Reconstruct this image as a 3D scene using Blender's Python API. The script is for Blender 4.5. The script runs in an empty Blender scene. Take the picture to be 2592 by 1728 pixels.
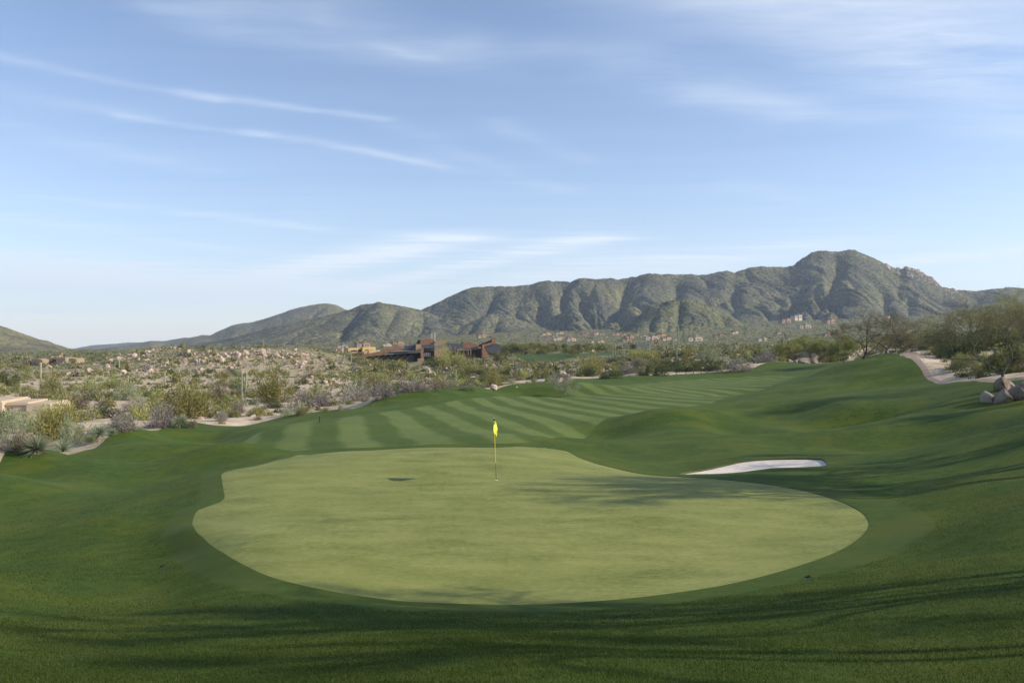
import bpy, bmesh, math, random
import numpy as np
from mathutils import Vector
rng = np.random.default_rng(7)
random.seed(7)
SC = bpy.context.scene
COL = SC.collection
R = math.radians

# ------------------------------------------------------------------ camera, sky, sun, exposure
SUN_EL, SUN_AZ = R(28.0), R(95.0)          # azimuth measured from +Y (view direction) clockwise towards +X
cam = bpy.data.cameras.new('camera'); camo = bpy.data.objects.new('camera', cam); COL.objects.link(camo)
cam.sensor_width = 36.0; cam.lens = 36.0 * 2050.0 / 2592.0
cam.clip_start = 0.1; cam.clip_end = 60000.0
camo.location = (0, 0, 0); camo.rotation_euler = (R(90), 0, 0)
SC.camera = camo
SC.view_settings.view_transform = 'Standard'; SC.view_settings.look = 'None'
SC.view_settings.gamma = 1.0; SC.view_settings.use_curve_mapping = False
SC.view_settings.exposure = 0.24

sun = bpy.data.lights.new('sun', 'SUN'); suno = bpy.data.objects.new('sun', sun); COL.objects.link(suno)
sun.energy = 4.9; sun.angle = R(0.5); sun.color = (1.0, 0.91, 0.76)
sd = Vector((math.sin(SUN_AZ) * math.cos(SUN_EL), math.cos(SUN_AZ) * math.cos(SUN_EL), math.sin(SUN_EL)))
suno.rotation_euler = sd.to_track_quat('Z', 'Y').to_euler()
suno.location = sd * 100

world = bpy.data.worlds.new('World'); SC.world = world; world.use_nodes = True
def build_world():
    nt = world.node_tree; N = nt.nodes; L = nt.links; N.clear()
    out = N.new('ShaderNodeOutputWorld'); bg = N.new('ShaderNodeBackground')
    sky = N.new('ShaderNodeTexSky'); sky.sky_type = 'NISHITA'; sky.sun_disc = False
    sky.sun_elevation = SUN_EL; sky.sun_rotation = SUN_AZ
    sky.altitude = 900.0; sky.air_density = 1.0; sky.dust_density = 0.6; sky.ozone_density = 2.5
    def M(op, a, b=None, clamp=False):
        n = N.new('ShaderNodeMath'); n.operation = op; n.use_clamp = clamp
        for i, v in enumerate((a, b)):
            if v is None: continue
            if isinstance(v, (int, float)): n.inputs[i].default_value = v
            else: L.new(v, n.inputs[i])
        return n.outputs[0]
    def V(op, a, b=None, s=None):
        n = N.new('ShaderNodeVectorMath'); n.operation = op
        for i, v in enumerate((a, b)):
            if v is None: continue
            if isinstance(v, (tuple, list)): n.inputs[i].default_value = v
            else: L.new(v, n.inputs[i])
        if s is not None:
            if isinstance(s, (int, float)): n.inputs['Scale'].default_value = s
            else: L.new(s, n.inputs['Scale'])
        return n
    tc = N.new('ShaderNodeTexCoord'); sep = N.new('ShaderNodeSeparateXYZ'); L.new(tc.outputs['Generated'], sep.inputs[0])
    up = N.new('ShaderNodeCombineXYZ'); L.new(sep.outputs[0], up.inputs[0]); L.new(sep.outputs[1], up.inputs[1]); L.new(M('MAXIMUM', sep.outputs[2], 0.004), up.inputs[2]); L.new(up.outputs[0], sky.inputs['Vector'])
    z = M('MAXIMUM', sep.outputs[2], 0.012)
    p = N.new('ShaderNodeCombineXYZ'); L.new(M('DIVIDE', sep.outputs[0], z), p.inputs[0]); L.new(M('DIVIDE', sep.outputs[1], z), p.inputs[1])
    P0 = p.outputs[0]
    # the cirrus sheet lies on a plane above the place: p = position on that plane in units of its height
    nz = N.new('ShaderNodeTexNoise'); nz.inputs['Scale'].default_value = 0.8; nz.inputs['Detail'].default_value = 4; L.new(P0, nz.inputs['Vector'])
    wob = V('SCALE', V('SUBTRACT', nz.outputs['Color'], (0.5, 0.5, 0.5)).outputs[0], s=0.4).outputs[0]
    PW = V('ADD', P0, wob).outputs[0]
    # streaky fibres
    def fib(scale, rot, stretch, detail=7):
        mp = N.new('ShaderNodeMapping'); mp.inputs['Rotation'].default_value = (0, 0, R(rot)); mp.inputs['Scale'].default_value = (stretch, 1, 1)
        L.new(PW, mp.inputs['Vector'])
        n = N.new('ShaderNodeTexNoise'); n.inputs['Scale'].default_value = scale; n.inputs['Detail'].default_value = detail; n.inputs['Roughness'].default_value = 0.62
        L.new(mp.outputs[0], n.inputs['Vector']); return n.outputs['Fac']
    f1 = fib(2.2, -52, 0.16); f2 = fib(5.0, -48, 0.3)
    fibre = M('MULTIPLY', M('SUBTRACT', M('ADD', M('MULTIPLY', f1, 0.65), M('MULTIPLY', f2, 0.35)), 0.36, True), 4.2, True)
    def img(px, py):
        w = (864 - py) / 2050.0; u = (px - 1296) / 2050.0
        return (u / w, 1 / w, 0)
    # streaks: start, end (directions in the sky), half width on the sheet, strength
    streaks = [((-40,140),(560,255),.05,.36),((500,240),(960,310),.055,.40),((900,300),(1400,465),.09,.16),
               ((330,300),(660,345),.06,.46),((640,340),(1130,420),.065,.58),((1080,410),(1420,480),.12,.22),((-60,215),(380,300),.10,.16),
               ((-100,300),(560,440),.16,.17),((300,520),(820,580),.17,.40),((0,545),(560,630),.30,.30),((80,495),(200,510),.12,.22),
               ((1250,320),(1480,400),.10,.16),((1850,465),(2060,510),.16,.16),((400,20),(760,30),.10,.34),((560,60),(1100,125),.16,.34),((930,105),(1070,128),.05,.4),
               ((850,20),(1250,140),.16,.22),((1400,120),(1560,140),.12,.2),
               ((1700,-60),(2450,190),.26,.48),((2000,-80),(2700,120),.36,.5),((2250,150),(2700,330),.30,.42),((1600,170),(2000,290),.18,.30),((1800,250),(2200,310),.16,.28),
               ((470,742),(1130,607),.50,1.5),((860,742),(1500,602),.42,1.1),((-300,690),(450,725),2.6,2.4),((100,790),(900,730),1.6,.8),((-200,640),(300,665),1.0,.6),((600,700),(1000,640),.5,.5),
               ((1250,725),(1620,655),.9,.8),((1650,700),(2050,620),.8,.6),((2200,672),(2750,618),.6,1.0),((2380,705),(2800,672),.8,.8)]
    acc = None
    for a, b, w, amp in streaks:
        A = img(*a); B = img(*b); ab = (B[0]-A[0], B[1]-A[1], 0); l2 = ab[0]**2 + ab[1]**2
        rel = V('SUBTRACT', PW, A).outputs[0]
        t = M('MULTIPLY', V('DOT_PRODUCT', rel, ab).outputs['Value'], 1.0 / l2, True)
        q = N.new('ShaderNodeCombineXYZ'); L.new(M('MULTIPLY', t, ab[0]), q.inputs[0]); L.new(M('MULTIPLY', t, ab[1]), q.inputs[1])
        d = V('DISTANCE', rel, q.outputs[0]).outputs['Value']
        g = M('POWER', 2.718, M('MULTIPLY', M('MULTIPLY', d, d), -1.0 / (w * w)))
        g = M('MULTIPLY', g, amp)
        acc = g if acc is None else M('ADD', acc, g)
    veil = M('MULTIPLY', M('ADD', acc, 0.04), M('ADD', M('MULTIPLY', fibre, 0.50), 0.12))
    # thin milky layer thickening towards the horizon (a longer path through the sheet)
    low = M('POWER', 2.718, M('MULTIPLY', sep.outputs[2], -9.0))
    veil = M('ADD', veil, M('MULTIPLY', low, M('ADD', M('MULTIPLY', fibre, 0.25), 0.34)))
    veil = M('MINIMUM', veil, 0.85)
    mix = N.new('ShaderNodeMix'); mix.data_type = 'RGBA'
    L.new(veil, mix.inputs['Factor'])
    hs = N.new('ShaderNodeHueSaturation'); L.new(sky.outputs[0], hs.inputs['Color']); hs.inputs['Saturation'].default_value = 0.99; hs.inputs['Value'].default_value = 1.22
    tint = N.new('ShaderNodeMix'); tint.data_type = 'RGBA'; tint.blend_type = 'MULTIPLY'; tint.inputs['Factor'].default_value = 1.0
    L.new(hs.outputs[0], tint.inputs['A']); tint.inputs['B'].default_value = (1.04, 0.985, 1.0, 1); L.new(tint.outputs['Result'], mix.inputs['A']); mix.inputs['B'].default_value = (6.3, 6.9, 7.6, 1)
    L.new(mix.outputs['Result'], bg.inputs['Color']); bg.inputs['Strength'].default_value = 0.13
    L.new(bg.outputs[0], out.inputs['Surface'])
    world.cycles.sampling_method = 'MANUAL'; world.cycles.sample_map_resolution = 512
build_world()

# ------------------------------------------------------------------ helpers
def setp(o, label=None, cat=None, group=None, kind=None):
    if label: o['label'] = label
    if cat: o['category'] = cat
    if group: o['group'] = group
    if kind: o['kind'] = kind
    return o
def empty(name, loc, rz=0.0, scale=1.0):
    o = bpy.data.objects.new(name, None); COL.objects.link(o)
    o.location = loc; o.rotation_euler = (0, 0, rz); o.scale = (scale,)*3 if isinstance(scale, (int, float)) else scale
    o.empty_display_size = 0.3
    return o
def mesh_np(name, v, faces_flat, sizes, mats=(), mi=None, smooth=False):
    me = bpy.data.meshes.new(name)
    v = np.asarray(v, dtype=np.float32); faces_flat = np.asarray(faces_flat, dtype=np.int32)
    me.vertices.add(len(v)); me.vertices.foreach_set('co', v.ravel())
    me.loops.add(len(faces_flat)); me.loops.foreach_set('vertex_index', faces_flat)
    if np.isscalar(sizes): sizes = np.full(len(faces_flat)//sizes, sizes, dtype=np.int32)
    sizes = np.asarray(sizes, dtype=np.int32)
    st = np.concatenate([[0], np.cumsum(sizes)[:-1]]).astype(np.int32)
    me.polygons.add(len(sizes)); me.polygons.foreach_set('loop_start', st); me.polygons.foreach_set('loop_total', sizes)
    for m in mats: me.materials.append(m)
    if mi is not None: me.polygons.foreach_set('material_index', np.asarray(mi, dtype=np.int32))
    me.polygons.foreach_set('use_smooth', np.full(len(sizes), smooth, dtype=bool))
    me.update(calc_edges=True); me.validate()
    return me
def obj(name, me, parent=None, loc=None):
    o = bpy.data.objects.new(name, me); COL.objects.link(o)
    if parent is not None: o.parent = parent
    if loc is not None: o.location = loc
    return o
def _hash(i, j, k=0, seed=0):
    n = (i.astype(np.int64)*374761393 + j.astype(np.int64)*668265263 + np.int64(k)*2147483647 + np.int64(seed)*1274126177) & 0xffffffff
    n = ((n ^ (n >> 13)) * 1274126177) & 0xffffffff
    n = (n ^ (n >> 16)) & 0xffffffff
    return n / 4294967295.0
def vnoise(x, y, seed=0):
    xi = np.floor(x); yi = np.floor(y); fx = x-xi; fy = y-yi
    fx = fx*fx*fx*(fx*(fx*6-15)+10); fy = fy*fy*fy*(fy*(fy*6-15)+10)
    xi = xi.astype(np.int64); yi = yi.astype(np.int64)
    a = _hash(xi, yi, 0, seed); b = _hash(xi+1, yi, 0, seed); c = _hash(xi, yi+1, 0, seed); d = _hash(xi+1, yi+1, 0, seed)
    return (a+(b-a)*fx)*(1-fy)+(c+(d-c)*fx)*fy
def fbm(x, y, oct=4, seed=0, gain=0.5):
    s = 0; a = 1; t = 0
    for o in range(oct):
        s = s + a*vnoise(x*2**o+17.3*o, y*2**o-9.1*o, seed+o); t += a; a *= gain
    return s/t
def sst(a, b, x):
    t = np.clip((x-a)/(b-a), 0, 1); return t*t*(3-2*t)

# ------------------------------------------------------------------ materials
def mat(name, base=(0.5,0.5,0.5), rough=0.9, spec=0.2, metal=0.0):
    m = bpy.data.materials.new(name); m.use_nodes = True
    b = m.node_tree.nodes['Principled BSDF']
    b.inputs['Base Color'].default_value = (*base, 1); b.inputs['Roughness'].default_value = rough
    b.inputs['Specular IOR Level'].default_value = spec; b.inputs['Metallic'].default_value = metal
    return m
class NB:
    """small node-building helper bound to one material"""
    def __init__(s, m): s.m = m; s.N = m.node_tree.nodes; s.L = m.node_tree.links; s.b = s.N['Principled BSDF']
    def coord(s, kind='Object'):
        return s.N.new('ShaderNodeTexCoord').outputs[kind]
    def pos(s): return s.N.new('ShaderNodeNewGeometry').outputs['Position']
    def noise(s, vec, scale, detail=4, rough=0.55, out='Fac', dist=0.0):
        n = s.N.new('ShaderNodeTexNoise'); s.L.new(vec, n.inputs['Vector'])
        n.inputs['Scale'].default_value = scale; n.inputs['Detail'].default_value = detail; n.inputs['Roughness'].default_value = rough; n.inputs['Distortion'].default_value = dist
        return n.outputs[out]
    def voro(s, vec, scale, out='Color', feature='F1', rand=1.0):
        n = s.N.new('ShaderNodeTexVoronoi'); n.feature = feature; s.L.new(vec, n.inputs['Vector']); n.inputs['Scale'].default_value = scale; n.inputs['Randomness'].default_value = rand
        return n.outputs[out]
    def map(s, vec, scale=(1,1,1), rot=(0,0,0)):
        n = s.N.new('ShaderNodeMapping'); s.L.new(vec, n.inputs['Vector']); n.inputs['Scale'].default_value = scale; n.inputs['Rotation'].default_value = rot
        return n.outputs[0]
    def ramp(s, fac, stops, interp='LINEAR'):
        n = s.N.new('ShaderNodeValToRGB'); s.L.new(fac, n.inputs[0]); n.color_ramp.interpolation = interp
        e = n.color_ramp.elements
        while len(e) > 1: e.remove(e[-1])
        for i, (p, c) in enumerate(stops):
            if i == 0: e[0].position = p; e[0].color = (*c, 1) if len(c) == 3 else c
            else:
                q = e.new(p); q.color = (*c, 1) if len(c) == 3 else c
        return n.outputs[0]
    def math(s, op, a, b=None, clamp=False):
        n = s.N.new('ShaderNodeMath'); n.operation = op; n.use_clamp = clamp
        for i, v in enumerate((a, b)):
            if v is None: continue
            if isinstance(v, (int, float)): n.inputs[i].default_value = v
            else: s.L.new(v, n.inputs[i])
        return n.outputs[0]
    def mix(s, fac, a, b, mode='MIX'):
        n = s.N.new('ShaderNodeMix'); n.data_type = 'RGBA'; n.blend_type = mode
        for k, v in (('Factor', fac), ('A', a), ('B', b)):
            if isinstance(v, (int, float)): n.inputs[k].default_value = v
            elif isinstance(v, (tuple, list)): n.inputs[k].default_value = (*v, 1) if len(v) == 3 else v
            else: s.L.new(v, n.inputs[k])
        return n.outputs['Result']
    def bump(s, h, strength=0.5, dist=0.05, nrm=None):
        n = s.N.new('ShaderNodeBump'); s.L.new(h, n.inputs['Height']); n.inputs['Strength'].default_value = strength; n.inputs['Distance'].default_value = dist
        if nrm is not None: s.L.new(nrm, n.inputs['Normal'])
        s.L.new(n.outputs[0], s.b.inputs['Normal']); return n.outputs[0]
    def color(s, c): s.L.new(c, s.b.inputs['Base Color'])
# ------------------------------------------------------------------ terrain height field
# control points: photo column, photo row, distance along the view axis (m) -> a point of ground at that distance
TP = """
-250 1690 6  1296 1728 6.2  2850 1700 6  0 1760 6.5  2592 1740 6.2  700 1740 6.4 1900 1735 6.2
1296 1640 8.2  300 1728 7.5  2592 1620 8  -250 1560 11
0 1560 13  -250 1400 18  400 1450 17.5  650 1500 15.2  1000 1600 11  1700 1590 11  2100 1560 11  2592 1500 11  2850 1460 12
0 1400 20  300 1300 24  250 1400 19.5  0 1300 26 -250 1290 26
130 1375 20.5 400 1320 22.5 560 1310 22.2 420 1390 20  180 1270 27.5 400 1262 27
1296 1526 14.8  1000 1522 14.9  800 1490 15.5  1700 1500 15.2  2000 1425 17.3  560 1385 18.6
1296 1400 18.2  1296 1320 21.4  487 1320 21.4  900 1320 21.4  1700 1320 21.4  2200 1320 21.4
2330 1330 20  2400 1400 16.5  2592 1300 18  2850 1270 18  2592 1210 24  2400 1240 23.5  2850 1150 24 2200 1480 13.8
560 1270 24.6  1256 1214 28  1296 1215 28  900 1214 28  1600 1216 28  2000 1250 25.5  2300 1225 26.5
565 1193 30.2  640 1180 31.2  750 1155 34.5  900 1138 36.6  1100 1131 37.8  1300 1129 38.2  1400 1136 37.0  1500 1170 34  1700 1203 29.6
0 1200 34  163 1223 32  325 1230 31  418 1218 31  488 1203 30.8  -250 1195 35
100 1215 38  325 1226 36  480 1200 37  620 1178 38.5 -250 1205 39
-250 1145 47  28 1145 46  116 1154 44  209 1175 42.5  325 1187 41.5  418 1178 42.5  557 1147 44  604 1139 44.5  697 1138 45  800 1141 46
900 1146 44  1100 1142 43  1300 1141 43
28 1160 51  325 1160 50  604 1144 51
-250 1140 56  130 1138 56  232 1139 56  395 1149 56  520 1138 58  700 1128 56
130 1142 61  302 1130 61  464 1140 62
110 1152 66   302 1091 68.5  364 1096 69  464 1104 70  557 1106 70  200 1136 64
302 1097 76  441 1082 85  511 1079 86  573 1078 88  640 1064 95
-250 1175 60  -250 1125 85 0 1166 60 0 1140 68
1296 1100 52  1000 1100 60  700 1085 68  1296 1060 76  1000 1040 92  1296 1020 107  1000 1003 120  800 1060 85
771 1047 102  937 1026 112  992 1006 124  1157 987 136  1322 969 160  1466 958 205
800 1050 112  950 1018 128  1157 994 160  1322 972 190
2592 1077 34  2382 1130 33.5  2243 1158 33  2094 1181 32  1900 1191 31.3  1700 1200 31 1755 1197 31  1850 1196 33  2850 1010 34
1900 1183 34.5  1800 1189 34.5  2000 1181 34.5
2050 1160 37.6  1900 1163 37.8  1800 1175 37.5  2076 1151 39.5  1900 1156 39.5  1780 1172 39  2266 1139 39  1640 1180 37  2382 1125 38  2592 1080 39
1900 1148 43.5  2050 1145 44  2260 1132 43  2450 1098 42.5  2592 1060 42  2850 1000 42
1900 1120 48  2050 1108 49.5  2200 1105 47  1700 1160 43  1600 1150 46  1500 1152 42
2522 984 59  2437 1003 57  2350 1028 55.5  2261 1060 53.5  2150 1086 52  2592 1005 53  2592 970 60
2500 972 67 2437 996 64  2350 1022 63  2261 1052 61  2000 1080 58  1800 1090 58
2250 1030 68  2100 1050 66  2000 1060 68  1850 1075 64  1750 1085 62 1650 1110 55
1690 1050 73  1600 1062 70  1500 1092 64  1440 1105 58  1780 1045 78  1900 1030 80
1690 1046 84  1600 1055 80  1850 1020 95
2250 985 85  2100 1005 90  2000 1015 95  2300 950 100  2400 962 80  2500 958 74  2592 955 70
2592 940 80  2850 900 80  2450 920 105  2300 925 107  2280 905 122  2300 891 138  2360 886 145
2200 906 127  2130 925 131  2090 942 133  2040 960 135  1950 985 132
1850 1000 125  1700 1000 126 1500 1005 126 1500 1050 82
1430 1002 138  1340 1000 140  1430 974 152  1500 978 152 1360 978 150  1430 981 170  1300 980 172
1600 975 172  1800 975 165  1950 962 172  2060 950 185  1500 962 205  1700 949 222  1850 947 215 1600 952 215
1960 916 240  1900 928 232  2050 920 245  2160 912 245  2100 925 215  2230 892 200
-250 1075 100  0 1100 90  200 1088 88  100 1050 125  0 1022 150  300 1070 100  300 1020 145  450 1055 115  -250 1000 170
620 1022 170  700 1030 135  800 1012 155  900 1005 145  620 1040 122  1000 990 180  1157 987 185  
900 960 250  700 960 280  500 960 260  300 970 250  100 960 260  -250 960 260  100 926 400  -250 925 400
500 912 360  500 884 420  400 886 420  620 879 430  700 879 435  800 884 440  300 908 400  200 918 450  900 908 435  350 893 425
600 907 560 400 908 560 800 905 580 200 905 700
950 915 455  1100 912 455  1280 906 450  1100 952 330  1200 965 283  1150 985 235  1350 955 250  1280 930 330  1000 940 370
1300 898 520 1450 893 520 1350 912 430  1450 918 410  1550 912 430  1500 940 300  1600 930 330 1500 955 225
1700 905 330  1750 890 370  1900 890 360  1850 925 290  1700 933 290  2050 900 300  2150 893 300  2000 880 420 1750 893 420
2450 885 150  2450 866 220  2592 895 105  2592 862 150  2850 850 150  2592 850 260 2300 876 300 2300 885 180
-250 900 900  200 900 900  600 897 900  1000 893 900  1300 882 900  1600 879 900  1900 875 900  2200 868 800  2592 850 800 2850 840 800
-250 894 1500 200 893 1500  600 888 1500  900 876 1500  1200 866 1500  1500 860 1500  1800 855 1400  2050 848 1500  2300 840 1500  2592 825 1500
200 884 2600  600 875 2600  1000 860 2500  1300 842 2200  1600 838 2200  2050 815 2200  2350 812 2200  2592 800 2200 -250 880 2600
"""
tp = np.array([float(x) for x in TP.split()]).reshape(-1, 3)
KU = 1.15
def _pq(u, Y): return np.stack([u*KU, np.log(Y)], -1)
_C = _pq((tp[:, 0]-1296)/2050, tp[:, 2]); _V = (tp[:, 1]-864)/2050
def _phi(r2): return np.where(r2 > 1e-12, r2*np.log(np.maximum(r2, 1e-12))*0.5, 0.0)
def _fit():
    n = len(_C); d2 = ((_C[:, None]-_C[None])**2).sum(-1)
    A = np.zeros((n+3, n+3)); A[:n, :n] = _phi(d2) + np.eye(n)*2e-7
    A[:n, n] = 1; A[:n, n+1:] = _C; A[n:, :n] = A[:n, n:].T
    b = np.zeros(n+3); b[:n] = _V
    return np.linalg.solve(A, b)
_W = _fit()
def _tps(u, Y):
    q = _pq(u, Y); out = np.empty(len(q))
    for s in range(0, len(q), 20000):
        c = q[s:s+20000]; d2 = (c[:, None, 0]-_C[None, :, 0])**2 + (c[:, None, 1]-_C[None, :, 1])**2
        out[s:s+20000] = _phi(d2) @ _W[:-3] + _W[-3] + c @ _W[-2:]
    return out
# rounded humps and hollows of the turf: x, y, half widths, height
MOUNDS = [(13.2,69,4.2,6,.75),(7.5,64,4.0,6,-.55),(18,60,4,6,-.5),(27,62,5,4,-.9),(20,82,5,6,.4),(30,72,4,5,.3),(22,46,4,3,-.4),(27,38,4,2.5,.3),
          (-21,49,4.5,4,-.8),(-29,46,3.0,4,.35),(-34,69,3.2,4.5,.5),(-28,72,3.5,4,-.5),(-16.5,44.5,3.6,2.6,.45),(-10,46,3,2.5,-.25),(-36,85,4,5,.5),(-27,62,4,4,.35),(-24,57,5,2.5,.35),(-18,53,4,3,-.4),(-16,34,3.5,3,-.35),(-22,31,4,3,.25),
          (13,150,7,6,.55),(3,142,7,7,-.4),(-7,131,6,8,.5),(-16,118,6,7,.4),(50,118,7,9,.7),(38,128,7,8,-.7),(44,95,6,7,-.6),(36,100,6,8,.5),(60,98,8,8,.5),
          (-11,21,3,3,-.22),(-13,15,3.2,3,.2),(-7.5,16.5,2,2.5,-.2),(12.2,22,2,4,-.15)]
POLY = {}
def sdf(name, x, y):
    """signed distance to a closed polygon in the ground plane, negative inside"""
    P = POLY[name]; A = P; B = np.roll(P, -1, 0)
    x = np.asarray(x, float); y = np.asarray(y, float); sh = x.shape; x = x.ravel(); y = y.ravel()
    m = 40.0; lo = P.min(0)-m; hi = P.max(0)+m
    out = np.full(x.shape, 40.0)
    idx = np.where((x > lo[0]) & (x < hi[0]) & (y > lo[1]) & (y < hi[1]))[0]
    for s in range(0, len(idx), 20000):
        k = idx[s:s+20000]; px = x[k][:, None]; py = y[k][:, None]
        ex = (B-A)[:, 0]; ey = (B-A)[:, 1]; wx = px-A[:, 0]; wy = py-A[:, 1]
        t = np.clip((wx*ex+wy*ey)/np.maximum(ex*ex+ey*ey, 1e-9), 0, 1)
        d = np.sqrt(((wx-ex*t)**2+(wy-ey*t)**2).min(1))
        c = ((A[:, 1] <= py) != (B[:, 1] <= py)) & (px < (B-A)[:, 0]*(py-A[:, 1])/np.where(np.abs(ey) < 1e-9, 1e-9, ey)+A[:, 0])
        ins = (c.sum(1) % 2) == 1
        out[k] = np.where(ins, -d, d)
    return out.reshape(sh)
def H0(x, y):
    x = np.asarray(x, float); y = np.asarray(y, float); sh = x.shape; x = x.ravel(); y = y.ravel()
    Y = np.clip(y, 6.0, 2600.0)
    u = x/Y; uc = np.clip(u, -0.78, 0.78)
    z = -_tps(uc, Y)*Y
    ex = x-uc*Y
    near = 1-sst(60, 200, Y)
    z += near*np.where(ex > 0, 0.16*ex, 0.05*ex*0)*1.0
    z += np.where(y < 6, (6-y)*0.15, 0)
    for (bx, by, rx, ry, a) in MOUNDS:
        q = ((x-bx)/rx)**2+((y-by)/ry)**2
        z += np.where(q < 9, 1.35*a*np.exp(-np.minimum(q, 9)), 0)
    # beyond the last control points the valley floor goes level
    z -= np.where(y > 2600, (y-2600)*0.013, 0)*sst(0.1, -0.3, x/Y)
    return z.reshape(sh)
def hit0(px, py, ymin=5.0, ymax=2500.0):
    u = (px-1296)/2050; v = (py-864)/2050
    Ys = np.exp(np.linspace(np.log(ymin), np.log(ymax), 2600))
    d = H0(u*Ys, Ys)+v*Ys
    i = np.argmax(d >= 0)
    if d[i] < 0: return None
    if i == 0: Yh = Ys[0]
    else: Yh = Ys[i-1]+(Ys[i]-Ys[i-1])*(-d[i-1])/(d[i]-d[i-1])
    return (u*Yh, Yh)
def catmull(P, n=8):
    P = np.asarray(P, float); out = []
    m = len(P)
    for i in range(m):
        p0, p1, p2, p3 = P[i-1], P[i], P[(i+1) % m], P[(i+2) % m]
        for k in range(n):
            t = k/n
            out.append(0.5*((2*p1)+(-p0+p2)*t+(2*p0-5*p1+4*p2-p3)*t*t+(-p0+3*p1-3*p2+p3)*t**3))
    return np.array(out)
def poly_from_image(name, pts, extra=(), smooth=8):
    W = []
    for p in pts:
        if len(p) == 3: W.append(((p[0]-1296)/2050*p[2], p[2]))      # distance given
        else:
            h = hit0(p[0], p[1])
            W.append(h if h else ((p[0]-1296)/2050*600, 600))
    POLY[name] = catmull(W, smooth) if smooth else np.array(W)
poly_from_image('green', [(487,1320),(500,1290),(540,1275),(567,1262),(566,1240),(562,1215),(563,1196),(600,1186),(680,1170),(760,1150),(900,1140),(1100,1131),(1296,1130),(1380,1131),(1440,1143),(1490,1166),(1560,1185),(1700,1204),(1850,1214),(2000,1234),(2100,1258),(2170,1288),(2200,1320),(2185,1352),(2130,1390),(2040,1425),(1940,1455),(1830,1480),(1700,1500),(1560,1516),(1400,1527),(1250,1529),(1100,1525),(950,1513),(820,1492),(700,1464),(620,1430),(560,1395),(515,1360),(493,1338)], smooth=5)
_g = POLY['green']; _c = _g.mean(0)
poly_from_image('bunker', [(1722,1194,32.6),(1820,1190,32.0),(1900,1190,32.3),(2000,1186,32.6),(2080,1182,33.0),(2094,1178,34.2),(2080,1166,36.6),(2040,1162,37.4),(1960,1163,37.6),(1880,1166,37.4),(1800,1174,36.4),(1745,1184,35.0)], smooth=6)
poly_from_image('fairway', [(575,1140,46.5),(700,1120,49.5),(900,1120,49.5),(1150,1118,48),(1330,1112,48.5),(1420,1100,54),(1500,1078,68),(1600,1055,80),(1700,1040,90),(1800,1020,97),(1860,1000,118),(1960,975,145),(2050,955,183),(1990,950,200),(1850,953,205),(1700,957,198),(1580,968,180),(1480,985,165),(1400,1010,132),(1290,1008,122),(1150,1020,108),(1000,1040,92),(850,1062,82),(680,1086,70),(600,1112,60)], smooth=6)
poly_from_image('grass', [(-400,1300,4),(-900,1500,-6),(1296,1700,-8),(3300,1700,-6),(5200,1500,9),(4300,1300,18),(3600,1100,34),(3000,990,50),(2680,960,66),(2560,956,72.5),(2470,957,74.5),(2400,950,81),(2330,927,102),(2293,912,114),(2279,903,124),(2290,893,135),(2330,888,143),(2330,884,152),(2240,890,170),(2150,914,246),(2050,921,246),(1965,915,242),(1920,924,233),(1880,938,225),(1700,948,224),(1600,953,218),(1466,957,207),(1400,962,185),(1322,968,161),(1240,977,146),(1157,986,137),(1060,997,130),(992,1005,125),(937,1025,113),(850,1036,107),(771,1047,103),(700,1053,99),(640,1063,96),(573,1076,90),(511,1080,88),(441,1077,86),(364,1094,71),(302,1091,69.5),(270,1108,64),(220,1137,57),(160,1151,54),(110,1152,52),(28,1146,47),(15,1170,44),(-60,1205,38),(-250,1230,34),(-500,1260,28),(-900,1300,22)], smooth=4)
poly_from_image('path', [(2296,889,146),(2288,894,135),(2277,903,124),(2291,912.5,114),(2328,928,102),(2398,951,81),(2468,958,74.5),(2600,962,67),(2900,970,58),(2930,950,61),(2610,950,71),(2480,952.5,76.5),(2402,946.5,84),(2355,934,98),(2324,920,111),(2316,908,122),(2321,898,132),(2334,889,147)], smooth=5)
poly_from_image('far_green', [(1303,894,510),(1340,891,530),(1380,890,540),(1430,891,540),(1500,892,530),(1575,894,515),(1578,899,480),(1530,902,465),(1470,904,460),(1440,908,445),(1400,912,435),(1350,918,412),(1325,915,415),(1308,905,440)], smooth=4)
poly_from_image('knoll_green', [(705,950,300),(760,944,310),(830,938,320),(850,936,325),(840,946,305),(800,952,298),(740,956,292)], smooth=4)
poly_from_image('side_path', [(632,1014,172),(655,1016,160),(690,1030,140),(705,1042,122),(735,1038,122),(715,1022,140),(680,1010,170),(650,1008,185)], smooth=4)

def H(x, y, detail=True):
    x = np.asarray(x, float); y = np.asarray(y, float)
    z = H0(x, y)
    g = sdf('grass', x, y)
    d = sst(0.0, 6.0, g)
    far = sst(50, 400, y)
    # desert relief: hummocks and washes
    z = z + d*((fbm(x/9.0, y/9.0, 3, 11)-0.5)*(0.5+0.9*far) + (fbm(x/38.0, y/38.0, 3, 5)-0.5)*(0.6+2.6*far))
    # turf is never perfectly smooth
    z = z + (1-d)*((fbm(x/3.5, y/3.5, 2, 3)-0.5)*0.05 + (fbm(x/11.0, y/11.0, 2, 4)-0.5)*0.16)*sst(-0.5, 2.0, sdf('green', x, y))
    gd = sdf('green', x, y); fd = sdf('fairway', x, y)
    m = (1-d)*sst(2.0, 7.0, gd)*sst(-2.0, 6.0, fd)*sst(14, 26, y)*sst(190, 120, y)
    n1 = fbm(x/7.5+3.1, y/9.5, 2, 21); n2 = 1-np.abs(2*vnoise((x+0.35*y)/10.0+8.3, y/14.0+2.2, 22)-1)
    z = z + m*((n1-0.5)*0.75 + (n2-0.6)*0.45)
    b = sdf('bunker', x, y)
    z = z - 0.22*sst(0.15, -1.3, b)
    return z
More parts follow.
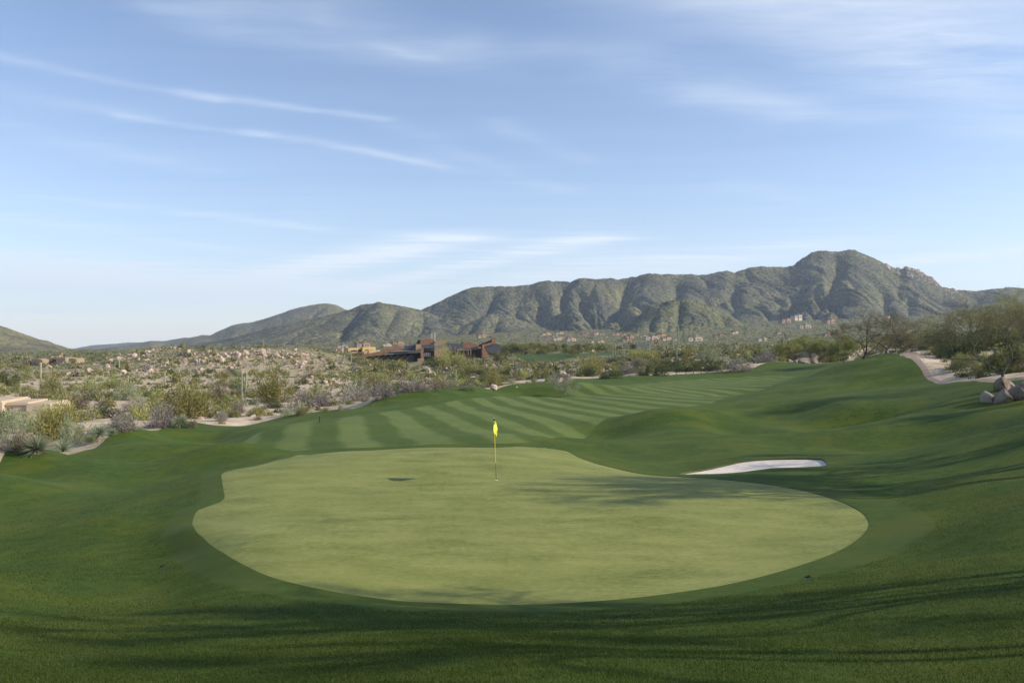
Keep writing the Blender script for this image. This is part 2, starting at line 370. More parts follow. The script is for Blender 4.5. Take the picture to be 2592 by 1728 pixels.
def hit(px, py, ymin=5.0, ymax=2400.0):
    u = (px-1296)/2050; v = (py-864)/2050
    Ys = np.exp(np.linspace(np.log(ymin), np.log(ymax), 1500))
    d = H(u*Ys, Ys)+v*Ys
    i = int(np.argmax(d >= 0))
    if d[i] < 0: return None
    Yh = Ys[i] if i == 0 else Ys[i-1]+(Ys[i]-Ys[i-1])*(-d[i-1])/(d[i]-d[i-1])
    return Vector((u*Yh, Yh, float(H(np.array([u*Yh]), np.array([Yh]))[0])))
def ground_z(x, y): return float(H(np.array([x]), np.array([y]))[0])

def build_ground():
    ui = np.linspace(-0.72, 0.72, 560); uo = 0.72+np.cumsum(np.linspace(0.006, 0.12, 44))
    U = np.concatenate([-uo[::-1], ui, uo])
    Y = np.exp(np.linspace(np.log(2.5), np.log(9000+8), 620))-8.0
    UU, YY = np.meshgrid(U, Y)
    # columns fan out from a point behind the camera; past 3 km they spread less
    X = UU*(YY+8.0)*np.where(YY > 0, 1.0, 1.0)
    # keep columns aligned with view rays further out
    X = np.where(YY > 4, UU*(YY+8.0*np.exp(-(YY-4)/12.0)), X)
    x = X.ravel(); y = YY.ravel(); z = H(x, y)
    V = np.stack([x, y, z], -1)
    nr, nc = X.shape
    a = np.arange(nr*nc).reshape(nr, nc)
    q = np.stack([a[:-1, :-1], a[:-1, 1:], a[1:, 1:], a[1:, :-1]], -1).reshape(-1, 4)
    T = np.concatenate([q[:, [0, 1, 2]], q[:, [0, 2, 3]]])
    # normals from the height field
    G3 = np.stack([X, YY, z.reshape(X.shape)], -1)
    Nn = np.cross(np.gradient(G3, axis=1), np.gradient(G3, axis=0)).reshape(-1, 3); Nn /= np.linalg.norm(Nn, axis=1)[:, None]
    fields = {k: sdf(k, x, y) for k in ('grass', 'green', 'bunker', 'fairway', 'path', 'far_green', 'knoll_green', 'side_path')}
    # the mown collar is one mower width round the green, wider on the right
    cw = 0.7+0.65*sst(2, 9, x)*sst(35, 24, y)*sst(12, 20, y)
    fields['collar'] = fields['green']-cw
    # clean very small values so that no vertex lies exactly on a cut
    def clip(V, N, F, T, key):
        s = F[key]; s = np.where(np.abs(s) < 1e-4, 1e-4, s)
        st = s[T]; neg = st < 0; n = neg.sum(1)
        inside = T[n == 3]; outside = T[n == 0]
        mixed = T[(n == 1) | (n == 2)]; mn = neg[(n == 1) | (n == 2)]
        if len(mixed) == 0: return V, N, F, inside, outside, np.zeros((0, 2), int)
        # rotate so that the lone vertex comes first
        lone_neg = mn.sum(1) == 1
        lone = np.where(lone_neg, np.argmax(mn, 1), np.argmin(mn, 1))
        r = np.arange(len(mixed)); t0 = mixed[r, lone]; t1 = mixed[r, (lone+1) % 3]; t2 = mixed[r, (lone+2) % 3]
        E = np.concatenate([np.stack([t0, t1], -1), np.stack([t0, t2], -1)]); Es = np.sort(E, 1)
        uq, inv = np.unique(Es[:, 0]*(10**9)+Es[:, 1], return_inverse=True)
        ea = (uq//10**9).astype(int); eb = (uq % 10**9).astype(int)
        w = (s[ea]/(s[ea]-s[eb]))[:, None]
        nv = V[ea]*(1-w)+V[eb]*w; nn = N[ea]*(1-w)+N[eb]*w
        base = len(V); V = np.concatenate([V, nv]); N = np.concatenate([N, nn])
        F = {k: np.concatenate([f, f[ea]*(1-w[:, 0])+f[eb]*w[:, 0]]) for k, f in F.items()}
        m = len(mixed); i01 = base+inv[:m]; i02 = base+inv[m:]
        lone_t = np.stack([t0, i01, i02], -1); pair = np.concatenate([np.stack([i01, t1, t2], -1), np.stack([i01, t2, i02], -1)])
        ln2 = np.concatenate([lone_neg, lone_neg])
        inside = np.concatenate([inside, lone_t[lone_neg], pair[~ln2]]); outside = np.concatenate([outside, lone_t[~lone_neg], pair[ln2]])
        seg = np.stack([i01, i02], -1)
        return V, N, F, inside, outside, seg
    def emit(name, V, N, T, m, dz=0.0, kind='structure'):
        used, inv = np.unique(T.ravel(), return_inverse=True)
        v = V[used].copy(); v[:, 2] += dz; n = N[used]; n = n/np.linalg.norm(n, axis=1)[:, None]
        me = mesh_np(name, v, inv.reshape(-1), 3, [m], smooth=True)
        me.normals_split_custom_set_from_vertices(n.tolist())
        o = obj(name, me); o['kind'] = kind; return o
    F = fields
    V, N, F, G, D, _ = clip(V, Nn, F, T, 'grass')
    V, N, F, Pth, D, _ = clip(V, N, F, D, 'path')
    V, N, F, SP, D, _ = clip(V, N, F, D, 'side_path')
    V, N, F, FG, D, _ = clip(V, N, F, D, 'far_green')
    V, N, F, KG, D, _ = clip(V, N, F, D, 'knoll_green')
    V, N, F, PG, G, _ = clip(V, N, F, G, 'path')
    V, N, F, Bk, G, seg = clip(V, N, F, G, 'bunker')
    V, N, F, Gr, G, gseg = clip(V, N, F, G, 'green')
    V, N, F, Co, G, _ = clip(V, N, F, G, 'collar')
    V, N, F, Fw, G, _ = clip(V, N, F, G, 'fairway')
    emit('desert_ground', V, N, D, MAT['desert'])
    emit('cart_path', V, N, np.concatenate([Pth, PG]), MAT['path'])
    emit('dirt_track', V, N, SP, MAT['path'])
    emit('distant_fairway', V, N, FG, MAT['fargrass']); emit('distant_green', V, N, KG, MAT['fargrass'])
    emit('rough', V, N, G, MAT['rough'])
    emit('fairway', V, N, Fw, MAT['fairway'])
    emit('green_collar', V, N, Co, MAT['collar'])
    emit('putting_green', V, N, Gr, MAT['green'], dz=-0.012)
    emit('bunker_sand', V, N, Bk, MAT['sand'], dz=-0.07)
    # cut turf edges: a short wall down to the mown green and the bunker sand
    def skirt(name, seg, depth, m):
        a = V[seg[:, 0]]; b = V[seg[:, 1]]; d = np.array([0, 0, -depth]); n = len(seg)
        v = np.concatenate([a, b, b+d, a+d]); i = np.arange(n)
        f = np.stack([i, i+n, i+2*n, i+3*n], -1).ravel()
        o = obj(name, mesh_np(name, v, f, 4, [m])); o['kind'] = 'structure'
    skirt('bunker_edge', seg, 0.09, MAT['edge']); skirt('green_edge', gseg, 0.02, MAT['collar'])
MAT = {}
def turf(name, dark, light, yellow, bump=0.5, fine=55.0, yel=0.35, sheen=0.0):
    m = mat(name, light, 0.75, 0.08); k = NB(m); k.b.inputs['Sheen Weight'].default_value = 0.035; k.b.inputs['Sheen Roughness'].default_value = 0.35; k.b.inputs['Sheen Tint'].default_value = (0.75, 0.9, 0.45, 1); P = k.pos()
    n1 = k.noise(P, 0.35, 5, 0.6); n2 = k.noise(P, 3.2, 5, 0.62); n3 = k.noise(P, fine, 3, 0.7)
    st = k.noise(k.map(P, (0.5, 2.2, 1.0)), 1.7, 4, 0.6)
    f = k.math('ADD', k.math('MULTIPLY', n2, 0.38), k.math('ADD', k.math('MULTIPLY', n3, 0.42), k.math('MULTIPLY', st, 0.25)))
    c = k.ramp(f, [(0.36, dark), (0.66, light)])
    c = k.mix(k.math('MULTIPLY', k.ramp(n1, [(0.45, (0,0,0)), (0.62, (1,1,1))]), yel), c, yellow)
    k.color(c)
    h = k.math('ADD', k.math('MULTIPLY', n3, 0.5), k.math('MULTIPLY', k.noise(P, fine*2.7, 2, 0.6), 0.5))
    k.bump(h, bump, 0.03)
    return m, k, c
MAT['rough'], _k, _ = turf('rough_turf', (0.015,0.038,0.003), (0.078,0.126,0.014), (0.150,0.150,0.016), 0.9, 42)
MAT['collar'], _k, _ = turf('collar_turf', (0.028,0.056,0.006), (0.070,0.104,0.012), (0.105,0.108,0.014), 0.35, 60)
MAT['fargrass'] = mat('far_turf', (0.055,0.092,0.020))
def green_mat():
    m = mat('green_turf', (0.2,0.24,0.08), 0.7, 0.15); k = NB(m); P = k.pos()
    a = k.noise(k.map(P, (0.6, 1.3, 1)), 0.9, 6, 0.65); b = k.noise(k.map(P, (0.8, 1.6, 1)), 7.0, 5, 0.7); c3 = k.noise(P, 70, 2, 0.6)
    f = k.math('ADD', k.math('MULTIPLY', a, 0.38), k.math('ADD', k.math('MULTIPLY', b, 0.34), k.math('MULTIPLY', k.noise(P, 38, 3, 0.7), 0.28)))
    c = k.ramp(f, [(0.40, (0.120,0.142,0.028)), (0.5, (0.212,0.228,0.056)), (0.59, (0.290,0.290,0.086))])
    y = k.noise(P, 0.22, 3, 0.5); c = k.mix(k.math('MULTIPLY', k.ramp(y, [(0.42,(0,0,0)),(0.62,(1,1,1))]), 0.35), c, (0.235,0.245,0.062))
    k.color(c); k.bump(c3, 0.12, 0.01); return m
MAT['green'] = green_mat()
def fairway_mat():
    m = mat('fairway_turf', (0.1,0.17,0.05), 0.75, 0.12); k = NB(m); P = k.pos()
    wv = k.noise(P, 0.09, 2, 0.5)
    # mower passes: parallel stripes in the ground plane, rolled alternately towards and away
    sep = k.N.new('ShaderNodeSeparateXYZ'); k.L.new(P, sep.inputs[0])
    ang = math.atan(0.21); ca, sa = math.cos(ang), math.sin(ang)
    s = k.math('ADD', k.math('MULTIPLY', sep.outputs[0], ca), k.math('MULTIPLY', sep.outputs[1], sa))
    s = k.math('ADD', s, k.math('MULTIPLY', k.math('SUBTRACT', wv, 0.5), 2.4))
    w = k.math('SINE', k.math('MULTIPLY', s, 2*math.pi/4.3))
    w = k.math('ADD', k.math('MULTIPLY', w, 1.2), 0.5, True)
    n2 = k.noise(P, 2.2, 5, 0.62); n3 = k.noise(P, 0.25, 4, 0.6)
    wa = k.math('ADD', k.math('MULTIPLY', k.math('MULTIPLY', w, 0.85), k.ramp(k.noise(P, 0.13, 3, 0.6), [(0.3,(0.55,0.55,0.55)),(0.6,(1,1,1))])), k.math('ADD', k.math('MULTIPLY', k.math('SUBTRACT', n2, 0.5), 1.2), 0.10), True)
    c = k.mix(wa, (0.064,0.100,0.010), (0.150,0.188,0.044))
    c = k.mix(k.math('MULTIPLY', k.ramp(n3, [(0.45,(0,0,0)),(0.65,(1,1,1))]), 0.25), c, (0.12,0.155,0.035))
    k.color(c); k.bump(k.noise(P, 30, 3, 0.6), 0.3, 0.03); return m
MAT['fairway'] = fairway_mat()
def sand_mat():
    m = mat('bunker_sand', (0.72,0.66,0.6), 0.95, 0.1); k = NB(m); P = k.pos()
    n = k.noise(k.map(P, (1, 3, 1)), 3.0, 5, 0.6); c = k.ramp(n, [(0.35,(0.62,0.53,0.44)),(0.65,(0.80,0.72,0.62))]); k.color(c)
    k.bump(k.noise(k.map(P, (1, 4, 1)), 6, 4, 0.6), 0.5, 0.04); return m
MAT['sand'] = sand_mat()
def path_mat():
    m = mat('path_paving', (0.33,0.27,0.22), 0.9, 0.15); k = NB(m); P = k.pos()
    n = k.noise(P, 1.5, 6, 0.6); k.color(k.ramp(n, [(0.3,(0.27,0.195,0.145)),(0.7,(0.39,0.295,0.225))])); k.bump(k.noise(P, 25, 3), 0.2, 0.01); return m
MAT['path'] = path_mat()
MAT['edge'] = mat('turf_edge', (0.085,0.085,0.035))
def desert_mat():
    m = mat('desert_soil', (0.5,0.4,0.3), 0.95, 0.1); k = NB(m); P = k.pos()
    n1 = k.noise(P, 0.05, 5, 0.6); n2 = k.noise(P, 0.55, 6, 0.65); n3 = k.noise(P, 3.5, 5, 0.7)
    c = k.ramp(n2, [(0.30,(0.38,0.28,0.18)),(0.5,(0.57,0.45,0.315)),(0.7,(0.70,0.58,0.43))])
    c = k.mix(k.math('MULTIPLY', k.ramp(n1, [(0.45,(0,0,0)),(0.6,(1,1,1))]), 0.55), c, (0.34,0.27,0.16))
    # pebbles and dry litter
    lit = k.ramp(n3, [(0.55,(0,0,0)),(0.63,(1,1,1))]); c = k.mix(k.math('MULTIPLY', lit, 0.45), c, (0.20,0.165,0.115))
    # past the near desert the soil carries a cover of bushes too small to see one by one
    ln = k.N.new('ShaderNodeVectorMath'); ln.operation = 'LENGTH'; k.L.new(P, ln.inputs[0])
    dist = k.ramp(k.math('MULTIPLY', ln.outputs['Value'], 1/2000.0), [(0.12,(0,0,0)),(0.24,(1,1,1))])
    bush = k.ramp(k.noise(P, 0.16, 5, 0.7), [(0.36,(0,0,0)),(0.45,(1,1,1))])
    bc = k.ramp(k.noise(P, 0.11, 3, 0.6), [(0.35,(0.060,0.072,0.028)),(0.55,(0.13,0.14,0.058)),(0.7,(0.19,0.185,0.085))])
    c = k.mix(k.math('MULTIPLY', k.math('MULTIPLY', dist, bush), 0.96), c, bc)
    k.color(c); b = k.bump(n3, 0.6, 0.08); b = k.bump(k.noise(P, 0.3, 5, 0.65), 0.5, 0.9, b); return m
MAT['desert'] = desert_mat()
def hill_mat(name, soil, shrub_d, shrub_l, cover=0.5, scale=0.11):
    m = mat(name, soil, 0.95, 0.05); k = NB(m); P = k.pos()
    n = k.noise(P, scale, 5, 0.72); n2 = k.noise(P, scale*0.12, 4, 0.6); n3 = k.noise(P, scale*2.3, 3, 0.7)
    veg = k.ramp(n3, [(0.35, shrub_d), (0.6, shrub_l)])
    s2 = k.mix(k.ramp(n2, [(0.42,(0,0,0)),(0.62,(1,1,1))]), soil, tuple(c*f for c, f in zip(soil, (1.0,1.02,0.62))))
    c = k.mix(k.ramp(n, [(cover-0.05,(1,1,1)),(cover+0.04,(0,0,0))]), s2, veg)
    pat = k.ramp(k.noise(P, 0.0045, 5, 0.65), [(0.38,(0.72,0.74,0.76)),(0.62,(1.22,1.18,1.0))]); c = k.mix(1.0, c, pat, 'MULTIPLY')
    rk = k.ramp(k.noise(P, 0.02, 6, 0.75), [(0.63,(0,0,0)),(0.68,(1,1,1))]); c = k.mix(k.math('MULTIPLY', rk, 0.6), c, (0.30,0.24,0.19))
    k.color(c); b = k.bump(n, 1.0, 3.0); return m
MAT['hill'] = hill_mat('hill_scrub', (0.225,0.212,0.155), (0.032,0.037,0.027), (0.080,0.083,0.055), 0.53)
MAT['hill_near'] = hill_mat('near_hill_scrub', (0.205,0.20,0.135), (0.027,0.035,0.021), (0.072,0.079,0.046), 0.51, 0.13)
MAT['hill_far'] = hill_mat('far_hill_scrub', (0.205,0.185,0.125), (0.06,0.06,0.045), (0.11,0.105,0.07), 0.48, 0.08)
build_ground()
# ------------------------------------------------------------------ mountains
def ridge_noise(x, y, seed, oct=3):
    s = 0; a = 1; t = 0
    for o in range(oct):
        n = 1-np.abs(2*vnoise(x*2**o+31.7*o, y*2**o+11.3*o, seed+o)-1)
        s = s + a*n; t += a; a *= 0.5
    return s/t
def hill(name, crest, Yc, Yf, zf, material, amp=40.0, spacing=170.0, seed=1, res=(520, 200), gullies=(), tback=1.5, prof=0.5, rough=5.0, lat=1.0):
    cr = np.array(crest, float); u0, u1 = (cr[0, 0]-1296)/2050, (cr[-1, 0]-1296)/2050
    U = np.linspace(u0, u1, res[0]); T = np.linspace(-0.05, tback, res[1])
    # smooth crest line
    pc = np.interp(U*2050+1296, cr[:, 0], cr[:, 1])
    ker = np.hanning(7); ker /= ker.sum(); pc = np.convolve(np.pad(pc, 3, mode='edge'), ker, 'valid')
    vc = (864-pc)/2050
    yc = Yc(U) if callable(Yc) else np.full_like(U, Yc); yf = Yf(U) if callable(Yf) else np.full_like(U, Yf)
    UU, TT = np.meshgrid(U, T); Yf0 = float(np.mean(yf))
    Y = yf+(yc-yf)*TT; X = UU*Y
    zc = vc*yc; zff = zf(U) if callable(zf) else np.full_like(U, zf)
    zff = np.minimum(zff, H0(U*yf, yf)-6.0)
    tf = np.clip(TT, 0, 1)
    s = tf*((1-prof)+prof*tf)
    s = np.where(TT < 0, TT*0.6, s)
    hgt = np.maximum(zc-zff, 1.0)
    Z = zff+hgt*s
    back = np.clip(TT-1, 0, None); Z = Z-hgt*back*0.9-back*back*hgt*0.8
    # spurs run down from the crest: noise mostly across the slope
    wx = X+(fbm(X/500, Y/700, 2, seed+50)-0.5)*260*lat
    def vee(x, y, sd, pw):                                 # broad rounded spurs with narrow V gullies between them
        return (1-np.abs(2*vnoise(x, y, sd)-1))**pw
    g1 = vee(wx/spacing, Y/(spacing*7)+3.0, seed, 1.35)
    w2 = wx+(fbm(X/120, Y/150, 2, seed+3)-0.5)*90
    g2 = vee(w2/(spacing*0.42)+9, Y/(spacing*3.6), seed+20, 1.3)
    g3 = vee((w2+(Y-Yf0)*0.22)/(spacing*0.17)+4, Y/(spacing*1.3), seed+30, 1.3)
    rel = np.clip(hgt/200.0, 0.12, 1.6)
    env = np.where(TT <= 1, np.clip(TT*3.2, 0, 1)*(1-0.86*np.clip((TT-0.55)/0.45, 0, 1)**2), 0.3)
    Z = Z-env*rel*(g1*amp*1.15+g2*amp*0.55+g3*amp*0.22)
    Z = Z+(fbm(X/26, Y/26, 4, seed+80, 0.6)-0.5)*rough*1.5+(fbm(X/110, Y/110, 2, seed+81)-0.5)*amp*0.12*env
    for g in gullies:
        pts, depth, wid = g
        # place each gully by the slope position whose row in the photo matches
        q = []
        for (gx, gy) in pts:
            i = int(round(((gx-1296)/2050-u0)/(u1-u0)*(res[0]-1))); i = min(max(i, 0), res[0]-1)
            row = 864-2050*(zff[i]+hgt[i]*(T*((1-prof)+prof*T)))/(yf[i]+(yc[i]-yf[i])*T)
            m = (T >= 0) & (T <= 1.0); t = np.interp(-gy, -row[m], T[m])
            yy = yf[i]+(yc[i]-yf[i])*t; q.append(((gx-1296)/2050*yy, yy))
        q = np.array(q); dmin = np.full(X.shape, 1e9)
        for a, b in zip(q[:-1], q[1:]):
            e = b-a; tt = np.clip(((X-a[0])*e[0]+(Y-a[1])*e[1])/(e@e), 0, 1)
            dmin = np.minimum(dmin, np.hypot(X-a[0]-e[0]*tt, Y-a[1]-e[1]*tt))
        wv = 1+0.5*(fbm(X/60, Y/60, 2, seed+7)-0.5)
        Z = Z-depth*np.exp(-np.abs(dmin/(wid*wv))**1.25)*np.clip(np.where(TT <= 1, 1, 0.3), 0, 1)
    ed = np.minimum(UU-u0, u1-UU)/(u1-u0); Z = Z-(1-sst(0, 0.05, ed))*60
    V = np.stack([X.ravel(), Y.ravel(), Z.ravel()], -1); nr, nc = X.shape
    a = np.arange(nr*nc).reshape(nr, nc)
    q = np.stack([a[:-1, :-1], a[:-1, 1:], a[1:, 1:], a[1:, :-1]], -1).reshape(-1)
    o = obj(name, mesh_np(name, V, q, 4, [material], smooth=True)); o['kind'] = 'structure'
    return o
MAIN = [(930,840),(1000,805),(1072,781),(1100,765),(1136,745),(1177,727),(1210,719),(1245,717),(1280,720),(1340,714),(1395,704),(1425,703),(1465,695),(1530,698),(1580,692),(1640,687),(1700,689),(1790,691),(1825,681),(1840,678),(1859,683),(1890,672),(1935,665),(1984,668),(2007,663),(2030,645),(2053,632),(2087,623),(2121,628),(2147,624),(2170,627),(2193,638),(2223,649),(2242,659),(2276,674),(2303,668),(2326,678),(2360,702),(2386,723),(2420,726),(2458,732),(2496,731),(2553,721),(2580,723),(2620,728),(2900,745)]
def build_hills():
    hill('blue_mesa', [(120,900),(181,883),(238,872),(290,869),(323,865),(400,864),(500,875),(650,900)], 8800, 7400, -110, MAT['hill_far'], 30, 400, 3, (200, 60))
    hill('far_hills', [(60,905),(120,893),(150,889),(230,884),(330,872),(383,861),(417,862),(459,853),(490,852),(510,845),(536,848),(600,858),(700,870)], 5200, 3900, -90, MAT['hill_far'], 35, 260, 5, (260, 90))
    hill('far_peak', [(380,885),(450,862),(490,850),(531,846),(560,832),(587,818),(610,813),(638,810),(702,791),(735,778),(765,770),(795,763),(829,760),(850,766),(876,779),(920,795),(980,830),(1060,870)], 4700, 3400, -60, MAT['hill_far'], 40, 260, 8, (360, 120), rough=4)
    hill('near_left_hill', [(-420,640),(-250,700),(-100,775),(0,821),(43,837),(102,857),(140,870),(179,883),(213,892),(300,900),(420,906)], 2500, 1500, -34, MAT['hill_far'], 26, 150, 12, (300, 120), rough=5)
    hill('low_left_hill', [(120,915),(240,902),(289,896),(361,884),(430,879),(500,869),(561,860),(638,840),(723,819),(808,800),(872,783),(914,766),(957,758),(1000,768),(1072,780),(1120,802),(1200,835),(1290,880)], lambda u: 3000+u*0, 1650, lambda u: -36+22*sst(-0.46, -0.24, u), MAT['hill'], 34, 150, 15, (560, 200),
         gullies=[([(1000,775),(985,800),(930,850)], 20, 30), ([(905,775),(880,800),(850,850)], 18, 25), ([(1072,785),(1060,830)], 22, 30)])
    hill('mountain_range', MAIN, lambda u: 3400+sst(0.3, 0.6, u)*0, lambda u: 2050-150*sst(0.25, 0.55, u), lambda u: 8+30*sst(0.1, 0.45, u), MAT['hill'], 40, 190, 21, (1300, 380), prof=0.28,
         gullies=[([(1430,706),(1420,735),(1400,770),(1375,800)], 52, 34), ([(1375,730),(1372,755),(1400,790)], 34, 28), ([(1475,720),(1480,750),(1487,768)], 36, 22),
                  ([(1590,695),(1570,730),(1545,755),(1518,778)], 52, 34), ([(1510,735),(1518,765)], 26, 20), ([(1715,700),(1712,725),(1706,750)], 38, 26), ([(1575,755),(1570,790)], 22, 20),
                  ([(1250,725),(1220,755),(1185,785)], 34, 26), ([(1305,740),(1310,770),(1300,800)], 20, 22), ([(1255,760),(1250,785),(1190,815)], 24, 24),
                  ([(1860,700),(1858,730),(1850,745)], 22, 26), ([(2045,668),(2020,700),(1990,738),(1960,760)], 44, 30), ([(2070,675),(2060,700)], 18, 18),
                  ([(2125,640),(2108,660),(2105,690),(2070,725)], 46, 28), ([(2240,690),(2232,720),(2250,760),(2280,790)], 40, 30), ([(2300,700),(2300,745)], 22, 24), ([(1770,735),(1740,760)], 22, 26), ([(1990,760),(1960,800)], 20, 24), ([(2110,720),(2060,760)], 24, 26)])
    hill('spur_hill', [(1060,866),(1100,858),(1150,836),(1195,812),(1235,793),(1262,790),(1290,798),(1350,820),(1420,842),(1500,858),(1560,870)], 2800, 2000, 12, MAT['hill'], 26, 95, 44, (300, 130), gullies=[([(1262,795),(1240,830)], 14, 18), ([(1200,815),(1180,845)], 12, 14)])
    hill('east_spur', [(1880,846),(1930,826),(1985,800),(2050,772),(2110,750),(2150,747),(2200,760),(2250,786),(2310,796),(2380,786),(2450,772),(2520,764),(2640,762),(2800,770)], 2950, 2050, lambda u: 30+20*sst(0.3, 0.6, u), MAT['hill'], 30, 110, 47, (520, 150), gullies=[([(2110,755),(2070,790)], 20, 20), ([(2180,765),(2170,800)], 18, 20), ([(2010,795),(1980,820)], 14, 18), ([(2440,780),(2420,800)], 16, 20)])
    hill('foothill', [(1480,870),(1520,858),(1544,848),(1578,828),(1612,800),(1646,776),(1673,760),(1707,753),(1748,757),(1776,765),(1800,772),(1852,797),(1897,832),(1950,850),(2020,870)], 2250, 1700, 12, MAT['hill_near'], 20, 75, 33, (380, 160),
         gullies=[([(1672,765),(1620,800),(1560,840)], 16, 20), ([(1722,760),(1715,800),(1690,840)], 18, 14), ([(1650,800),(1640,835)], 10, 10), ([(1690,800),(1685,830)], 9, 8), ([(1830,795),(1850,835)], 12, 14)])
build_hills()
# ------------------------------------------------------------------ plants
def leafmat(name, cols, var=0.25, trans=0.25, scale=2.5, spec=0.1):
    m = bpy.data.materials.new(name); m.use_nodes = True; nt = m.node_tree
    k = NB(m); P = k.pos(); b = k.b
    n = k.noise(P, scale, 3, 0.6)
    c = k.ramp(n, [(0.32, cols[0]), (0.5, cols[1]), (0.68, cols[2])])
    oi = k.N.new('ShaderNodeObjectInfo'); hs = k.N.new('ShaderNodeHueSaturation'); k.L.new(c, hs.inputs['Color'])
    k.L.new(k.math('ADD', k.math('MULTIPLY', oi.outputs['Random'], var*2), 1.0-var), hs.inputs['Value'])
    k.L.new(k.math('ADD', k.math('MULTIPLY', oi.outputs['Random'], 0.04), 0.48), hs.inputs['Hue'])
    k.L.new(hs.outputs[0], b.inputs['Base Color']); b.inputs['Roughness'].default_value = 0.8; b.inputs['Specular IOR Level'].default_value = spec
    if trans > 0:
        tr = k.N.new('ShaderNodeBsdfTranslucent'); k.L.new(hs.outputs[0], tr.inputs[0]); mx = k.N.new('ShaderNodeMixShader'); mx.inputs[0].default_value = trans
        k.L.new(b.outputs[0], mx.inputs[1]); k.L.new(tr.outputs[0], mx.inputs[2]); k.L.new(mx.outputs[0], k.N['Material Output'].inputs[0])
    return m
MAT['pv'] = leafmat('palo_verde_foliage', [(0.21,0.205,0.055),(0.32,0.31,0.095),(0.42,0.39,0.15)])
MAT['olive'] = leafmat('olive_foliage', [(0.17,0.178,0.062),(0.27,0.27,0.10),(0.37,0.355,0.14)])
MAT['dark'] = leafmat('dark_foliage', [(0.050,0.068,0.026),(0.095,0.115,0.045),(0.16,0.17,0.072)])
MAT['sage'] = leafmat('sage_foliage', [(0.20,0.22,0.12),(0.31,0.33,0.19),(0.41,0.42,0.26)])
MAT['gray'] = leafmat('bare_gray_twigs', [(0.19,0.163,0.135),(0.30,0.262,0.222),(0.42,0.375,0.325)], trans=0.0)
MAT['brown'] = leafmat('dry_brown_twigs', [(0.15,0.115,0.075),(0.25,0.20,0.135),(0.34,0.28,0.195)], trans=0.0)
MAT['bark'] = leafmat('bark', [(0.075,0.062,0.045),(0.12,0.105,0.07),(0.17,0.15,0.10)], trans=0.0, scale=6)
MAT['greenbark'] = leafmat('green_bark', [(0.10,0.115,0.055),(0.16,0.17,0.09),(0.22,0.22,0.13)], trans=0.0, scale=6)
MAT['yucca'] = leafmat('yucca_leaves', [(0.17,0.21,0.12),(0.27,0.31,0.19),(0.36,0.39,0.26)], trans=0.1)
MAT['thatch'] = leafmat('dry_yucca_thatch', [(0.30,0.24,0.15),(0.42,0.34,0.22),(0.5,0.42,0.3)], trans=0.1)
def cactus_mat():
    m = mat('cactus_skin', (0.16,0.19,0.09), 0.8, 0.15); k = NB(m)
    k.color(k.ramp(k.noise(k.pos(), 3, 4, 0.6), [(0.35,(0.26,0.275,0.16)),(0.65,(0.46,0.45,0.30))])); return m
MAT['cactus'] = cactus_mat()
def rock_mat():
    m = mat('granite', (0.45,0.35,0.28), 0.9, 0.15); k = NB(m); P = k.pos()
    n = k.noise(P, 0.9, 5, 0.65); n2 = k.noise(P, 7, 4, 0.7)
    c = k.ramp(n, [(0.3,(0.25,0.18,0.125)),(0.5,(0.43,0.325,0.245)),(0.7,(0.58,0.47,0.38))])
    c = k.mix(k.math('MULTIPLY', k.ramp(n2, [(0.55,(0,0,0)),(0.7,(1,1,1))]), 0.4), c, (0.22,0.17,0.13))
    oi = k.N.new('ShaderNodeObjectInfo'); hs = k.N.new('ShaderNodeHueSaturation'); k.L.new(c, hs.inputs['Color'])
    k.L.new(k.math('ADD', k.math('MULTIPLY', oi.outputs['Random'], 0.35), 0.85), hs.inputs['Value']); k.color(hs.outputs[0])
    k.bump(n2, 0.6, 0.05); return m
MAT['rock'] = rock_mat()

